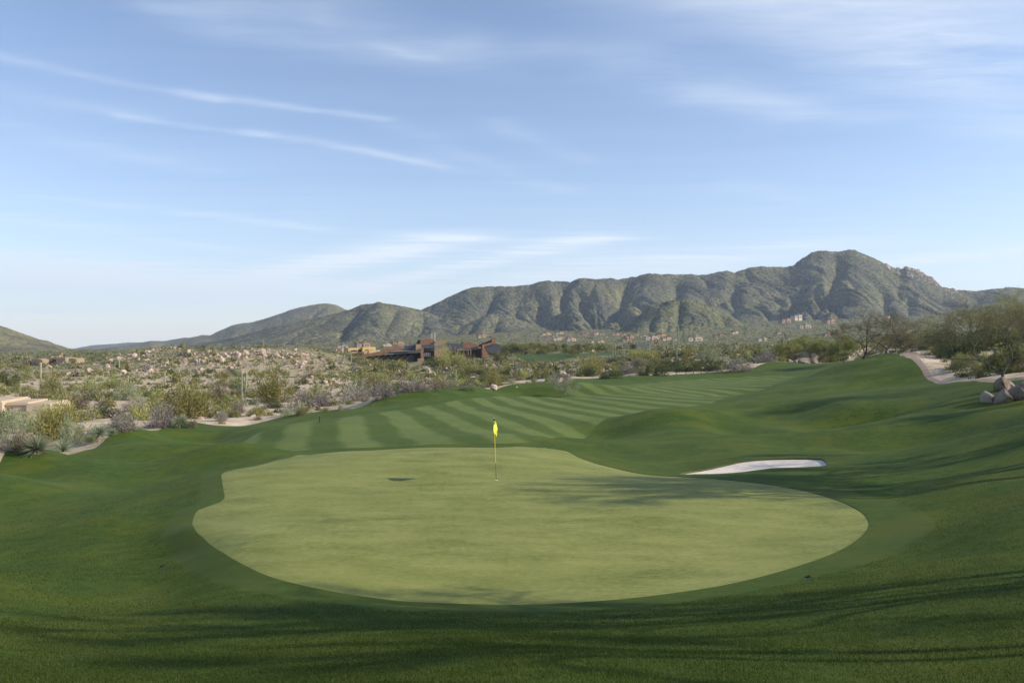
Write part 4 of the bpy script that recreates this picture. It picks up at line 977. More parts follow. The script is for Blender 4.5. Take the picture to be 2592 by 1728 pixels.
G(417, 974, 940, [], 'thin saguaro among rocks above the big palo verde', Y=235)
G(324, 972, 950, [], 'thin saguaro left of the dark red rocks', Y=250)
G(445, 890, 871, [], 'left one of two thin saguaros on the knoll skyline', Y=420)
G(457, 890, 876, [], 'right one of two thin saguaros on the knoll skyline', Y=422)
# --- trees
def TR(key, px, Y, top, label, rz=0.0, sx=1.0, name='desert_tree', group=None):
    x = (px-1296)/2050*Y; z = ground_z(x, Y); h = (864-top)/2050*Y-z
    return add_tree(key, (x, Y, z-0.08), h, rz, label, name, 'tree', group, sx)
p = place(1430, 1001, 120, 160)
add_tree('bare', p, 57*p.y/2050, 0.5, 'small bare gray-green tree standing alone on the fairway', 'young_tree', sx=1.0)
TR('path_a', 2184, 124, 790, 'nearly leafless tree on the turf left of the cart path, left one of two', 0.4, 1.1)
TR('path_b', 2240, 128, 792, 'dark-trunked leafless tree beside the cart path, right one of two', 2.0, 1.1)
TR('big', 2541, 70, 762, 'leaning tree with a forked trunk behind the boulder pile', 0.9, 1.15)
TR('full', 2600, 76, 735, 'tall yellow-green tree at the right edge behind the boulders', 2.2, 1.0)
TR('full', 2470, 140, 778, 'reddish olive tree rising behind the thicket by the cart path', 4.0, 1.2)
TR('path_b', 2400, 150, 790, 'thin-crowned tree behind the cart path thicket, left of the reddish one', 4.6, 1.3)
TR('path_a', 2335, 172, 800, 'brown thin-crowned tree beyond the bend of the cart path', 3.0, 1.4)
TR('big', 2540, 120, 775, 'broad brown-crowned tree behind the leaning tree', 5.0, 1.3)
TR('pale', 2278, 235, 850, 'small pale leafless tree beyond the turf crest, right of the dark-trunked tree', 1.0, 1.2)
TR('dusty_b', 2300, 250, 838, 'yellowish tree beyond the turf crest near the cart path', 2.0, 1.5)
TR('dusty', 2136, 215, 848, 'olive tree with a pale forked trunk at the path end on the far mound', 1.2, 1.3)
p = place(1611, 950, 150, 330); add_tree('pale', p, 44*p.y/2050, 0.3, 'slim tree with a pale forked trunk in the shaded thicket')
for i, (px, Y, top, sx) in enumerate([(2010,290,856,1.6),(2050,300,850,1.7),(2088,275,858,1.5),(1995,260,868,1.3),(2070,255,866,1.4)]):
    TR('dusty_b' if i % 2 else 'dusty', px, Y, top, ordn([1995,2010,2050,2070,2088].index(px))+' from left of the dusty trees behind the rock pile', i*1.3, sx, group='dusty trees behind the rock pile')
for i, (px, Y, top, sx) in enumerate([(1296,560,868,1.8),(1318,560,870,1.8),(1345,585,868,1.9),(1372,590,866,1.7),(1402,600,868,1.6),(1430,600,869,1.8),(1458,590,870,1.8),(1484,600,869,1.7),(1512,590,868,1.8),(1540,580,869,1.6),(1282,600,872,1.5),(1385,560,874,1.4),(1500,570,873,1.6)]):
    TR('dusty' if i % 3 else 'dusty_b', px, Y, top, ordn(sorted([1296,1318,1345,1372,1402,1430,1458,1484,1512,1540,1282,1385,1500]).index(px))+' from left in the belt of dusty trees behind the distant fairway', i*0.9, sx, group='trees in the belt behind the distant fairway')
TR('dusty', 1437, 470, 878, 'dark round tree on the distant fairway beside the pale rocks', 0.5, 1.3); TR('dusty_b', 1452, 455, 884, 'yellowish small tree beside the dark one on the distant fairway', 1.5, 1.3)
TR('dusty', 1372, 500, 882, 'dark spreading tree on the left part of the distant fairway', 2.5, 1.4)
# --- trees on the slope to the right that throw the long shadows over the green
tree_proto('shade', ('bark', 'brown', 'olive'), seed=71, h=7.5, spread=0.60, forks=4, levels=5, limb=1.9, twigs=9, leafn=10, trunk_r=0.26, trunk_h=0.14, tl=0.4)
tree_proto('shade_b', ('bark', 'brown', 'olive'), seed=74, h=7.5, spread=0.55, forks=3, levels=5, limb=1.8, twigs=9, leafn=10, trunk_r=0.26, trunk_h=0.2, tl=0.4)
for i, (x, y, h, key, sx) in enumerate([(16.5,10.6,9.2,'shade',0.85),(19.5,12.4,9.4,'shade_b',0.9),(15.5,6.2,9.0,'shade_b',0.9),(22.5,24.0,8.6,'shade_b',0.85),(26.0,25.4,9.6,'shade',0.9),(31.0,29.0,10.0,'shade_b',0.9),(46.0,49.0,8.0,'shade',1.1),(44.0,56.0,7.5,'shade_b',1.1),(34.5,36.5,8.0,'shade_b',0.9)]):
    add_tree(key, (x, y, ground_z(x, y)-0.05), h, i*1.7+0.4, 'thin-crowned tree on the slope to the right, seen by its long shadow on the turf', group='trees on the right-hand slope beyond the frame', sx=sx)
# ------------------------------------------------------------------ random growth and rocks
LAND = [(613,980,'the three-armed saguaro'),(103,950,'the saguaro by the adobe house'),(472,1010,'the biggest palo verde bush'),(690,980,'the pale palo verde bush'),(898,985,'the largest gray thicket'),(1085,940,'the tall pale bank boulder'),(1196,960,'the cart on the track'),(1154,950,'the saguaro beside the cart'),
    (554,880,'the branching knoll saguaro'),(667,870,'the tallest knoll saguaro'),(302,920,'the armed saguaro on the knoll shoulder'),(417,955,'the thin saguaro among rocks'),(140,918,'the adobe house'),(60,1030,'the tan house'),(770,945,'the small knoll green'),(930,905,'the left wing of the clubhouse'),(1080,895,'the clubhouse tower'),(1245,880,'the clubhouse chimney'),
    (1551,880,'the pale thick saguaro'),(1717,855,'the tallest saguaro'),(1847,860,'the one-armed tall saguaro'),(1938,870,'the leaning saguaro'),(2030,900,'the rock pile on the far mound'),(1611,925,'the slim pale-trunked tree'),(1430,975,'the lone fairway tree'),(2184,860,'the leafless trees'),(2300,905,'the cart path bend'),(2541,880,'the leaning tree'),(1870,925,'the gray thicket by the far mound'),
    (1320,950,'the rounded olive shrub on the bank'),(890,885,'the yellow house'),(340,1060,'the broad gray thicket'),(700,1035,'the gravel track'),(285,975,'the pair of olive bushes'),(1617,875,'the gray flat-roofed house'),(820,1020,'the gray thicket above the sand'),(480,920,'the middle of the knoll'),(400,890,'the left knoll crest'),(1500,930,'the palo verde in the shaded thicket'),(620,925,'the stacked knoll boulders')]
def near_words(px, row):
    i = min(range(len(LAND)), key=lambda j: (LAND[j][0]-px)**2+((LAND[j][1]-row)*1.6)**2); lx, ly, nm = LAND[i]; dx, dy = px-lx, (row-ly)*1.6
    if abs(dx) > abs(dy): return ('right of ' if dx > 0 else 'left of ')+nm
    return ('below ' if dy > 0 else 'above ')+nm
def ordinal(k): return str(k+1)+'th' if k > 15 else ['first','second','third','fourth','fifth','sixth','seventh','eighth','ninth','tenth','eleventh','twelfth','thirteenth','fourteenth','fifteenth','sixteenth'][k]
AVOID = [(-125/1.0, 0, 0)]
def scatter():
    g = np.random.default_rng(2024)
    cand = []
    def sample(n, y0, y1, power, umin=-0.72, umax=0.72):
        t = g.random(n); y = (y0**power+(y1**power-y0**power)*t)**(1/power); x = g.uniform(umin, umax, n)*y; return x, y
    # area-uniform between y0 and y1 -> power 2 ; denser near -> smaller power
    x1, y1 = sample(17000, 50, 600, 1.3); x2, y2 = sample(13000, 280, 620, 2); x3, y3 = sample(26000, 550, 2500, 1.7)
    x4, y4 = sample(3800, 170, 436, 1.6, -0.20, 0.05); x5, y5 = sample(3200, 240, 420, 1.8, 0.08, 0.42)      # thicker growth on the banks
    x = np.concatenate([x1, x2, x3, x4, x5]); y = np.concatenate([y1, y2, y3, y4, y5]); lush = np.zeros(len(x), bool); lush[-7000:] = True
    d = fbm(x/16, y/16, 3, 77); px = 1296+2050*x/y
    keep = d > g.uniform(0.28, 0.54, len(x))
    gs = sdf('grass', x, y); keep &= gs > 1.2
    # sparser on the pale sand bank next to the turf at left
    bank = (gs < 9) & (px < 1000) & (y > 85); keep &= ~(bank & (g.random(len(x)) < 0.93))
    keep &= ~((gs < 4) & (g.random(len(x)) < 0.45))
    for k, m in (('path', 1.2), ('far_green', 0.5), ('knoll_green', 0.0), ('side_path', 1.5)): keep &= sdf(k, x, y) > m
    bl = (np.abs(y-458) < 19) & (px > 895) & (px < 1260); keep &= ~bl                      # the clubhouse stands here
    keep &= ~((y > 60) & (y < 128) & (px < 115)) | (g.random(len(x)) < 0.15)
    keep &= ~((y < 95) & (px < 320))
    keep &= ~((y < 50))
    keep &= ~(lush & (g.random(len(x)) < 0.35))
    keep &= ~((px < 900) & (y > 290) & (y < 470) & (g.random(len(x)) < 0.38))
    x = x[keep]; y = y[keep]; px = px[keep]; n = len(x)
    z = H(x, y)
    # how large each plant is and of what kind
    lush = lush[keep]; big = np.where(lush, 1-(1-g.random(n))*0.5, g.random(n)); w = np.where(big > 0.93, g.uniform(2.6, 4.6, n), np.where(big > 0.6, g.uniform(1.4, 2.5, n), g.uniform(0.6, 1.4, n)))
    w = np.where(y > 550, np.maximum(w, 1.2)*(1.6+np.clip((y-600)/1200, 0, 1)), w); h = w*g.uniform(0.42, 0.75, n)*np.where(y > 900, 0.7, 1.0)
    kinds = np.array(['pv', 'olive', 'gray', 'brown', 'dark', 'green', 'sage'])
    pk = np.array([0.17, 0.25, 0.05, 0.05, 0.13, 0.25, 0.10])
    kn = fbm(x/40+9, y/40, 2, 31)
    kk = kinds[g.choice(7, n, p=pk)]
    right = (px > 1350) & (y < 330); kk = np.where(right & (g.random(n) < 0.45), 'dark', kk)
    gz = (kn > 0.62) & (y < 200) & (g.random(n) < 0.25); kk = np.where(gz, 'gray', kk)
    kk = np.where((px > 2150) & (y < 190) & ((kk == 'gray') | (kk == 'brown') | (kk == 'sage')), 'dark', kk)
    row = 864-2050*z/y; size = w*h/(y*y)
    vis = (px > -20) & (px < 2612)
    # hidden behind the turf crest: not worth an object of its own
    order = np.argsort(-size*vis); solo = order[:230]
    names = {'pv': 'yellow-green bush', 'olive': 'olive bush', 'gray': 'gray bush', 'brown': 'brown bush', 'dark': 'dark green bush', 'green': 'round olive bush', 'sage': 'silvery bush'}
    done = set(solo.tolist())
    base = {i: ('large ' if w[i]/y[i]*2050 > 22 else 'small ')+names[kk[i]]+' '+near_words(px[i], row[i]) for i in solo}
    for i in solo:
        same = sorted([j for j in solo if base[j] == base[i]], key=lambda j: px[j]); lab = base[i]
        if 1 < len(same) <= 12: lab = ordinal(same.index(i))+' '+lab
        add_bush(kk[i], (x[i], y[i], z[i]-0.05*h[i]), w[i], h[i], lab, 1, group='desert bushes scattered over the ground')
    rest = np.array([i for i in range(n) if i not in done and (vis[i] or y[i] < 700)])
    parts = []
    for k in kinds:
        for v in range(3):
            sel = rest[(kk[rest] == k) & (rest % 3 == v)]
            if len(sel) == 0: continue
            T = LOD[k, v]
            near = sel[y[sel] < 330]; far = sel[y[sel] >= 330]
            for ss, TT, grow in ((near, T, 1.0), (far[y[far] < 700], T[::2], 1.25), (far[y[far] >= 700], T[::5], 1.7)):
                if len(ss) == 0: continue
                a = g.uniform(0, 6.28, len(ss)); ca, sa = np.cos(a), np.sin(a); c = TT.mean(1, keepdims=True); Tg = c+(TT-c)*grow
                X = Tg[None, ..., 0]*ca[:, None, None]-Tg[None, ..., 1]*sa[:, None, None]; Y = Tg[None, ..., 0]*sa[:, None, None]+Tg[None, ..., 1]*ca[:, None, None]
                X = X*w[ss, None, None]/2+x[ss, None, None]; Y = Y*w[ss, None, None]/2+y[ss, None, None]; Z = Tg[None, ..., 2]*h[ss, None, None]+z[ss, None, None]-0.03
                parts.append((np.stack([X, Y, Z], -1).reshape(-1, 3, 3), MAT[BK[k][1]]))
    me = soup('desert_scrub', parts); o = obj('desert_scrub', me); o['kind'] = 'stuff'; o['label'] = 'low desert scrub of many small bushes covering the ground'
    print('SCRUB', n, len(rest), len(me.polygons))
scatter()
ICO = None
def rocks():
    g = np.random.default_rng(5)
    X = []; Y = []
    def blob(px, py, n, sx, sy, ya, yb):
        p = place(px, py, ya, yb); k = p.y/2050
        X.extend(p.x+g.normal(size=n)*sx*k); Y.extend(p.y+g.normal(size=n)*sy)
    K2 = 2
    # outcrops seen on the knoll and the banks
    for (px, py, n, sx, sy) in [(355,902,170,34,12),(430,915,120,50,16),(650,905,120,50,14),(560,925,90,50,16),(760,905,80,30,12),(290,945,50,34,12),(470,900,90,34,10),(560,905,110,34,14),(535,915,40,14,8),(630,896,50,20,8),(665,892,30,12,6),(700,898,40,16,8),(760,896,40,18,8),(740,914,60,24,8),(600,935,16,6,4),(365,948,40,12,6),(330,965,20,6,4),(340,905,30,14,6),(420,925,60,24,12),(280,935,30,20,8),
                           (240,930,30,20,8),(800,915,40,24,8),(780,970,30,16,4),(835,968,20,10,4),(850,962,20,14,4),(790,960,30,20,5),(925,930,22,14,6),(990,935,20,12,6),(1080,945,14,6,4),(1110,940,30,20,6),(1030,940,20,16,6),(1290,948,30,14,4),(1320,945,24,10,4),(1270,958,22,14,4),(1345,958,20,14,4),(1250,925,26,12,6),(1240,905,20,14,6),
                           (1560,955,18,20,3),(1600,952,10,20,3),(1470,907,14,5,3),(1485,893,14,14,3),(1740,888,30,14,6),(1700,896,30,18,6),(1780,936,10,10,2),(1900,884,14,20,5),(2150,893,10,10,3),(1950,885,14,20,4),(1600,912,12,14,4)]:
        blob(px, py, n, sx, sy, 90, 600)
    x = np.array(X); y = np.array(Y)
    t = g.random(5200); yr = (90**1.5+(560**1.5-90**1.5)*t)**(1/1.5); xr = g.uniform(-0.66, 0.62, 5200)*yr
    kn = fbm(xr/24, yr/24, 3, 99); kp = kn > g.uniform(0.42, 0.66, 5200); x = np.concatenate([x, xr[kp]]); y = np.concatenate([y, yr[kp]])
    ok = (sdf('grass', x, y) > 1.0) & (sdf('path', x, y) > 0.5) & (sdf('side_path', x, y) > 0.5) & (sdf('far_green', x, y) > 0.5) & (sdf('knoll_green', x, y) > 0.5); px = 1296+2050*x/y
    ok &= ~((np.abs(y-458) < 19) & (px > 900) & (px < 1260)) & (y > 60)
    x = x[ok]; y = y[ok]; px = px[ok]; n = len(x); z = H(x, y)
    w = np.exp(g.normal(size=n)*0.6)*np.where(y > 280, 0.78, 0.45); w = np.clip(w, 0.3, 3.6); h = w*g.uniform(0.45, 0.75, n)
    size = w*h/(y*y); vis = (px > 0) & (px < 2592)
    order = np.argsort(-size*vis); solo = order[:235]; done = set(solo.tolist())
    row = 864-2050*z/y
    base = {i: ('large' if w[i]/y[i]*2050 > 12 else 'small')+' pinkish boulder '+near_words(px[i], row[i]) for i in solo}
    for i in solo:
        same = sorted([j for j in solo if base[j] == base[i]], key=lambda j: px[j]); lab = base[i]
        if 1 < len(same): lab = ordinal(same.index(i))+' '+lab
        add_boulder((x[i], y[i], z[i]-0.12*h[i]), w[i], h[i], lab, group='granite boulders scattered over the desert', tilt=random.uniform(-0.3, 0.3))
    rest = np.array([i for i in range(n) if i not in done])
    bm = bmesh.new(); bmesh.ops.create_icosphere(bm, subdivisions=1, radius=1.0); V0 = np.array([v.co[:] for v in bm.verts]); F0 = np.array([[v.index for v in f.verts] for f in bm.faces]); bm.free()
    V = []; F = []
    for q, i in enumerate(rest):
        v = V0*g.uniform(0.75, 1.15, (len(V0), 1))*[w[i]*0.6, w[i]*0.5, h[i]*0.62]; a = g.uniform(0, 6.28); c, s = math.cos(a), math.sin(a)
        v = np.stack([v[:, 0]*c-v[:, 1]*s+x[i], v[:, 0]*s+v[:, 1]*c+y[i], v[:, 2]+z[i]+0.15*h[i]], -1); V.append(v); F.append(F0+q*len(V0))
    o = obj('scattered_rocks', mesh_np('scattered_rocks', np.concatenate(V), np.concatenate(F).ravel(), 3, [MAT['rock']])); o['kind'] = 'stuff'; o['label'] = 'small pink rocks scattered over the desert ground'
    print('ROCKS', n)
rocks()
# --- hero boulders
def B(px, Y, top, bottom, wpx, label, v, rz=0.0, tilt=0.0, d=None):
    if Y < 100: Y = place(px, bottom, 35, 75).y
    k = Y/2050; x = (px-1296)*k; zb = -(bottom-864)*k; zt = -(top-864)*k; gz = ground_z(x, Y); zb = min(zb, gz)
    near = Y < 100
    o = add_boulder((x, Y, zb-0.05), wpx*k*(1.05 if near else 1), (zt-zb)*(1.15 if near else 1), label, rz=rz, v=v, tilt=tilt, d=d*k if d else None)
    if near: o.material_slots[0].link = 'OBJECT'; o.material_slots[0].material = MAT['rock_brown']
B(2536, 57.0, 955, 988, 36, 'pointed tan boulder on top of the pile at the right edge', 0, 0.3)
B(2573, 55.5, 978, 1010, 48, 'rounded boulder at the right of the pile, lit on its right side', 3, 1.0)
B(2541, 54.5, 986, 1018, 44, 'blocky boulder at the front of the pile at the right edge', 5, 2.0)
B(2506, 55.2, 990, 1014, 40, 'low shaded boulder at the left end of the pile at the right edge', 1, 0.5)
B(2560, 57.5, 964, 984, 24, 'small upright boulder between the pointed and the rounded one', 6, 0.9)
B(2592, 57.5, 966, 1004, 46, 'boulder cut by the right edge of the photo', 2, 0.2)
for px, Y, t, b, w, v, lab in [(2022,256,888,909,44,4,'big dark-faced boulder in the rock pile on the far mound'),(2060,254,892,908,22,7,'upright pink boulder right of the big dark-faced one'),(2003,248,908,919,20,1,'pale round boulder at the lower left of the rock pile'),(2034,246,905,918,40,8,'flat pale boulder in front of the big dark-faced one'),(2062,247,903,918,16,0,'square boulder at the lower right of the rock pile'),(2088,262,886,896,34,5,'flat boulder on top behind the dark shrubs'),(2016,245,910,919,10,3,'small pointed boulder in the rock pile')]:
    B(px, Y, t, b, w, lab, v)
for px, py, w, h, lab in [(1085,950,14,16,'tall pale boulder on the bank left of the golf cart'),(1100,952,12,10,'small pale boulder right of the tall pale one'),(1250,984,24,12,'pinkish rock at the turf edge right of the golf cart'),(1292,950,16,14,'white-lit boulder on the bank right of the golf cart'),(1320,945,20,12,'pale arched boulder high on the bank right of the golf cart'),(1300,962,26,12,'pale slanting rock slab on the bank'),(1342,946,14,14,'pale boulder beside the rounded olive shrub'),(1744,936,18,9,'gray boulder lying in the sand above the stony edging'),(598,940,12,12,'dark boulder stacked at the foot of the left knoll'),(608,926,10,12,'upper stacked boulder on the left knoll'),(725,942,14,10,'white boulder beside the small green on the knoll'),(622,902,20,16,'reddish boulder high on the left knoll'),(565,915,16,14,'dark red boulder in the middle of the left knoll'),(665,898,16,16,'leaning boulder on the crest of the left knoll')]:
    p = place(px, py, 90, 600); k = p.y/2050; add_boulder((p.x, p.y-1, p.z-0.1), w*k, h*k*1.15, lab, v=(px*7) % 9)
# edging stones along the sandy end of the fairway
for i, (px, py) in enumerate([(1737,947),(1756,946),(1777,944),(1790,943),(1817,941),(1830,940),(1712,948),(1694,949)]):
    p = place(px, py, 150, 260); k = p.y/2050; add_boulder((p.x, p.y, p.z-0.05), 6*k, 5*k, ordinal(sorted([1737,1756,1777,1790,1817,1830,1712,1694]).index(px))+' from left of the small dark stones edging the far fairway end', group='edging stones at the far end of the fairway')
# ------------------------------------------------------------------ buildings
def stone_mat(name, a, b, scale=0.9):
    m = mat(name, a, 0.9, 0.1); k = NB(m); P = k.coord('Object')
    v = k.voro(k.map(P, (1, 1, 2.6)), scale, 'Color'); n = k.noise(P, 0.4, 3)
    sp = k.N.new('ShaderNodeSeparateColor'); k.L.new(v, sp.inputs[0])
    c = k.ramp(sp.outputs[0], [(0.0, a), (1.0, b)]); k.color(k.mix(k.math('MULTIPLY', n, 0.5), c, tuple(x*0.7 for x in a))); return m
MAT['stone'] = stone_mat('red_sandstone', (0.30,0.145,0.085), (0.50,0.29,0.175))
MAT['stone_tan'] = stone_mat('tan_sandstone', (0.42,0.27,0.17), (0.58,0.41,0.27))
MAT['slate'] = mat('dark_roof_metal', (0.095,0.10,0.115), 0.45, 0.4)
MAT['recess'] = mat('timber_and_recess_shade', (0.085,0.05,0.038), 0.8)  # dark brown stands for shade in recesses and openings; also real timber
MAT['beam'] = mat('brown_beam', (0.26,0.165,0.12), 0.8)
MAT['glass'] = mat('window_glass', (0.10,0.13,0.15), 0.08, 0.8)
MAT['lit_pane'] = mat('painted_lit_window', (0.55,0.58,0.58), 0.5)  # pale colour carries the light on the white-lit window
MAT['stucco'] = mat('yellow_stucco', (0.62,0.44,0.19), 0.9); MAT['tan'] = mat('tan_stucco', (0.54,0.42,0.28), 0.9); MAT['pale'] = mat('pale_stucco', (0.52,0.43,0.32), 0.9)
MAT['pinkst'] = mat('brown_stucco', (0.34,0.25,0.175), 0.9); MAT['roofred'] = mat('brown_tile_roof', (0.24,0.13,0.095), 0.9); MAT['roofgray'] = mat('gray_flat_roof', (0.27,0.26,0.25), 0.9)
MAT['white'] = mat('white_paint', (0.8,0.8,0.78), 0.4, 0.4); MAT['black'] = mat('black_rubber', (0.02,0.02,0.02), 0.6); MAT['steel'] = mat('dark_steel', (0.06,0.06,0.06), 0.4, 0.5, 0.3)
def prism(name, poly, y0, y1, m, parent, smooth=False):
    """polygon in the x-z plane given a real depth from y0 to y1"""
    P = np.array(poly, float); n = len(P)
    ar = sum(P[i][0]*P[(i+1) % n][1]-P[(i+1) % n][0]*P[i][1] for i in range(n))
    if ar < 0: P = P[::-1]
    bm = bmesh.new(); a = [bm.verts.new((x, y0, z)) for x, z in P]; b = [bm.verts.new((x, y1, z)) for x, z in P]
    bm.faces.new(a); bm.faces.new(b[::-1])
    for i in range(n): bm.faces.new((a[(i+1) % n], a[i], b[i], b[(i+1) % n]))
    bmesh.ops.recalc_face_normals(bm, faces=bm.faces); bmesh.ops.triangulate(bm, faces=[f for f in bm.faces if len(f.verts) > 4])
    me = bpy.data.meshes.new(name); bm.to_mesh(me); bm.free(); me.materials.append(m); return obj(name, me, parent)
def box(name, x0, x1, y0, y1, z0, z1, m, parent): return prism(name, [(x0,z0),(x1,z0),(x1,z1),(x0,z1)], y0, y1, m, parent)
def clubhouse():
    Yc = 450.0; k = Yc/2050; cx = 1085
    ox = (cx-1296)*k; gz = ground_z(ox, Yc)
    r = setp(empty('clubhouse', (ox, Yc, gz), 0.14), 'sprawling low clubhouse of red stone with dark sloping roofs below the mountains', 'clubhouse')
    def q(pts): return [((900+x/6.357-cx)*k, -(840+y/6.357-864)*k-gz) for x, y in pts]
    def E(name, pts, y, d, m): return prism(name, q(pts), y, y+d, MAT[m], r)
    E('roof', [(20,500),(20,470),(110,372),(400,310),(560,243),(740,228),(765,292),(290,384),(102,414),(102,500)], -2, 12, 'stone').__setitem__('label', 'red stone slope of the left wing')
    E('wall', [(104,520),(104,416),(290,388),(1060,330),(1060,520)], 1, 8, 'recess')  # dark wall colour stands for the shade under the eaves
    E('roof', [(480,346),(600,303),(900,300),(992,312),(985,340)], -5, 16, 'slate'); E('roof', [(560,322),(620,300),(880,296),(880,306)], -6.2, 1.1, 'roofgray')
    for i, x in enumerate((250, 340, 430, 520, 620, 725, 828)):
        s = 1+i*0.05
        f = E('dormer', [(x,412),(x+62*s,386-i*3),(x+72*s,390-i*3),(x+2,424)], -4, 5, 'beam')
        g2 = prism('window', q([(x+12,470),(x+12,424),(x+84*s,396-i*3),(x+84*s,470)]), 0.7, 0.98, MAT['glass'], f)
        prism('post', q([(x,470),(x,424),(x+7,424),(x+7,470)]), -3.6, -3.0, MAT['beam'], f)
    E('window', [(150,475),(150,418),(260,402),(260,475)], 0.6, 0.3, 'glass')
    E('roof', [(590,296),(620,276),(790,268),(790,226),(968,200),(968,296)], 3, 12, 'slate')
    E('chimney', [(865,235),(865,156),(905,156),(905,235)], 9, 6, 'stone')
    E('tower', [(972,320),(972,197),(1056,195),(1058,320)], -3, 9, 'stone_tan'); E('tower', [(1055,500),(1040,262),(1066,248),(1092,268),(1096,500)], -5, 8, 'stone')
    E('retaining_wall', [(995,520),(995,421),(1098,424),(1098,520)], -8, 2.5, 'stone_tan')
    E('wall', [(1096,520),(1096,258),(1262,258),(1262,520)], 0, 9, 'recess')
    w = E('window', [(1102,302),(1102,272),(1248,272),(1248,302)], -0.5, 0.4, 'glass'); w2 = E('window', [(1102,398),(1102,336),(1206,336),(1206,398)], -0.5, 0.4, 'lit_pane')
    for xx in (1126, 1158, 1186): prism('mullion', q([(xx,400),(xx,334),(xx+4,334),(xx+4,400)]), -0.75, -0.52, MAT['recess'], w2)
    prism('mullion', q([(1146,304),(1146,270),(1151,270),(1151,304)]), -0.75, -0.52, MAT['recess'], w)
    E('roof', [(1058,262),(1060,205),(1262,208),(1272,262)], -2.5, 12, 'slate')
    E('rear_block', [(1052,215),(1054,132),(1120,112),(1222,104),(1272,130),(1292,182),(1262,215)], 11, 15, 'stone'); E('rear_block', [(985,215),(1010,135),(1062,118),(1050,215)], 12, 10, 'recess')
    E('rear_block', [(1268,232),(1292,142),(1460,130),(1492,166),(1432,202),(1352,232)], 10, 12, 'stone_tan')
    E('gable', [(1264,520),(1262,292),(1430,236),(1482,246),(1486,292),(1402,344),(1402,520)], -6, 10, 'stone_tan')
    E('roof', [(1425,318),(1482,178),(1732,196),(1738,268),(1898,250),(1952,288),(1610,306)], 1, 14, 'slate')
    E('roof', [(1732,252),(1746,154),(1800,154),(2012,206),(1996,262),(1952,268)], 8, 14, 'stone').__setitem__('label', 'red stone sloping wall above the terrace')
    E('wall', [(1488,430),(1488,306),(2034,268),(2040,430)], 3, 8, 'recess')  # dark wall colour stands for the shade below the terrace roof
    E('terrace_roof', [(1614,300),(1616,284),(1852,282),(1852,298)], -5, 8, 'beam')
    for x in (1625, 1730, 1800, 1842): E('post', [(x,372),(x,300),(x+9,300),(x+9,372)], -4.4, 0.7, 'stone_tan')
    E('terrace_wall', [(1540,470),(1540,372),(1862,374),(1862,470)], -7, 2.4, 'stone_tan'); E('terrace_wall', [(1700,402),(1762,362),(1868,370),(1872,402)], -8, 0.9, 'recess')
    E('wall', [(2034,400),(2034,206),(2252,150),(2252,172),(2062,242),(2158,400)], -3, 9, 'stone'); E('wall', [(2008,240),(2012,200),(2214,128),(2214,160),(2034,206),(2032,240)], -1, 8, 'recess')
    E('chimney', [(2190,160),(2190,97),(2250,97),(2250,152)], -2.4, 6, 'stone')
    E('roof', [(2068,246),(2212,186),(2330,196),(2356,282),(2150,336)], 0, 14, 'slate')
    for x in (1188, 1238):
        xx, zz = q([(x, 0 if x > 1200 else 20)])[0]
        o = setp(empty('flagpole', (ox+xx, Yc+14, gz+zz-22)), 'bare white pole rising behind the clubhouse, %s of two' % ('taller' if x > 1200 else 'shorter'), 'pole')
        obj('pole', soup('pole', [(tube([(0,0,0),(0,0,11),(0,0,22.0)], [0.22,0.17,0.12], 8), MAT['white'])]), o); obj('base', soup('base', [(tube([(0,0,-0.2),(0,0,0.6)], [0.5,0.35], 8), MAT['roofgray'])]), o)
clubhouse()
def block_house(px, Y, top, boxes, label, wallm='tan', roofm='roofgray', name='house', group=None, rot=0.0):
    """boxes: (x0px, x1px, toprow, depth0, depth1); walls run down to the ground"""
    k = Y/2050; x0 = (px-1296)*k; gz = ground_z(x0, Y)
    r = setp(empty(name, (x0, Y, gz), rot), label, 'house', group)
    for (a, b, t, d0, d1) in boxes:
        zt = -(t-864)*k-gz; X0 = (a-px)*k; X1 = (b-px)*k; zb = min(-4.0, zt-2)
        box('wall', X0, X1, d0, d1, zb, zt, MAT[wallm], r); box('roof', X0+0.25, X1-0.25, d0+0.25, d1-0.25, zt-0.3, zt-0.12+0.3, MAT[roofm], r)
    return r, k, gz
# big yellow house
r, k, gz = block_house(916, 640, 880, [(881,917,881,0,12),(916,936,879,-2,12),(934,953,878.5,1,14)], 'yellow stucco house with a shaded arch left of the clubhouse', 'stucco', 'stucco', rot=0.45)
def qq(px, row, p0, k, gz): return ((px-p0)*k, -(row-864)*k-gz)
prism('arch', [qq(a, b, 916, k, gz) for a, b in [(887,890),(887,887),(893,885.6),(901,885.6),(905,888),(905,890)]], -0.2, -0.02, MAT['recess'], r)  # dark plate painted for the shade inside the arch
prism('doorway', [qq(a, b, 916, k, gz) for a, b in [(907,890.5),(907,884),(914,883.5),(914,890.5)]], -0.2, -0.02, MAT['recess'], r)
for a in (924, 929, 938, 942.5): prism('window', [qq(x, y, 916, k, gz) for x, y in [(a,887.5),(a,884),(a+2.2,884),(a+2.2,887.5)]], -2.3, -2.05, MAT['recess'], r) if a < 935 else prism('window', [qq(x, y, 916, k, gz) for x, y in [(a,886.5),(a,885),(a+2.2,885),(a+2.2,886.5)]], 0.75, 0.97, MAT['recess'], r)
prism('garden_wall', [qq(a, b, 916, k, gz) for a, b in [(911,905),(911,892),(955,885),(955,903)]], -9, -8, MAT['pale'], r)
def small_windows(r, p0, k, gz, spots, y=-0.22):
    for a, b, w, h in spots: prism('window', [qq(x, yy, p0, k, gz) for x, yy in [(a,b+h),(a,b),(a+w,b),(a+w,b+h)]], y, y+0.18, MAT['recess'], r)
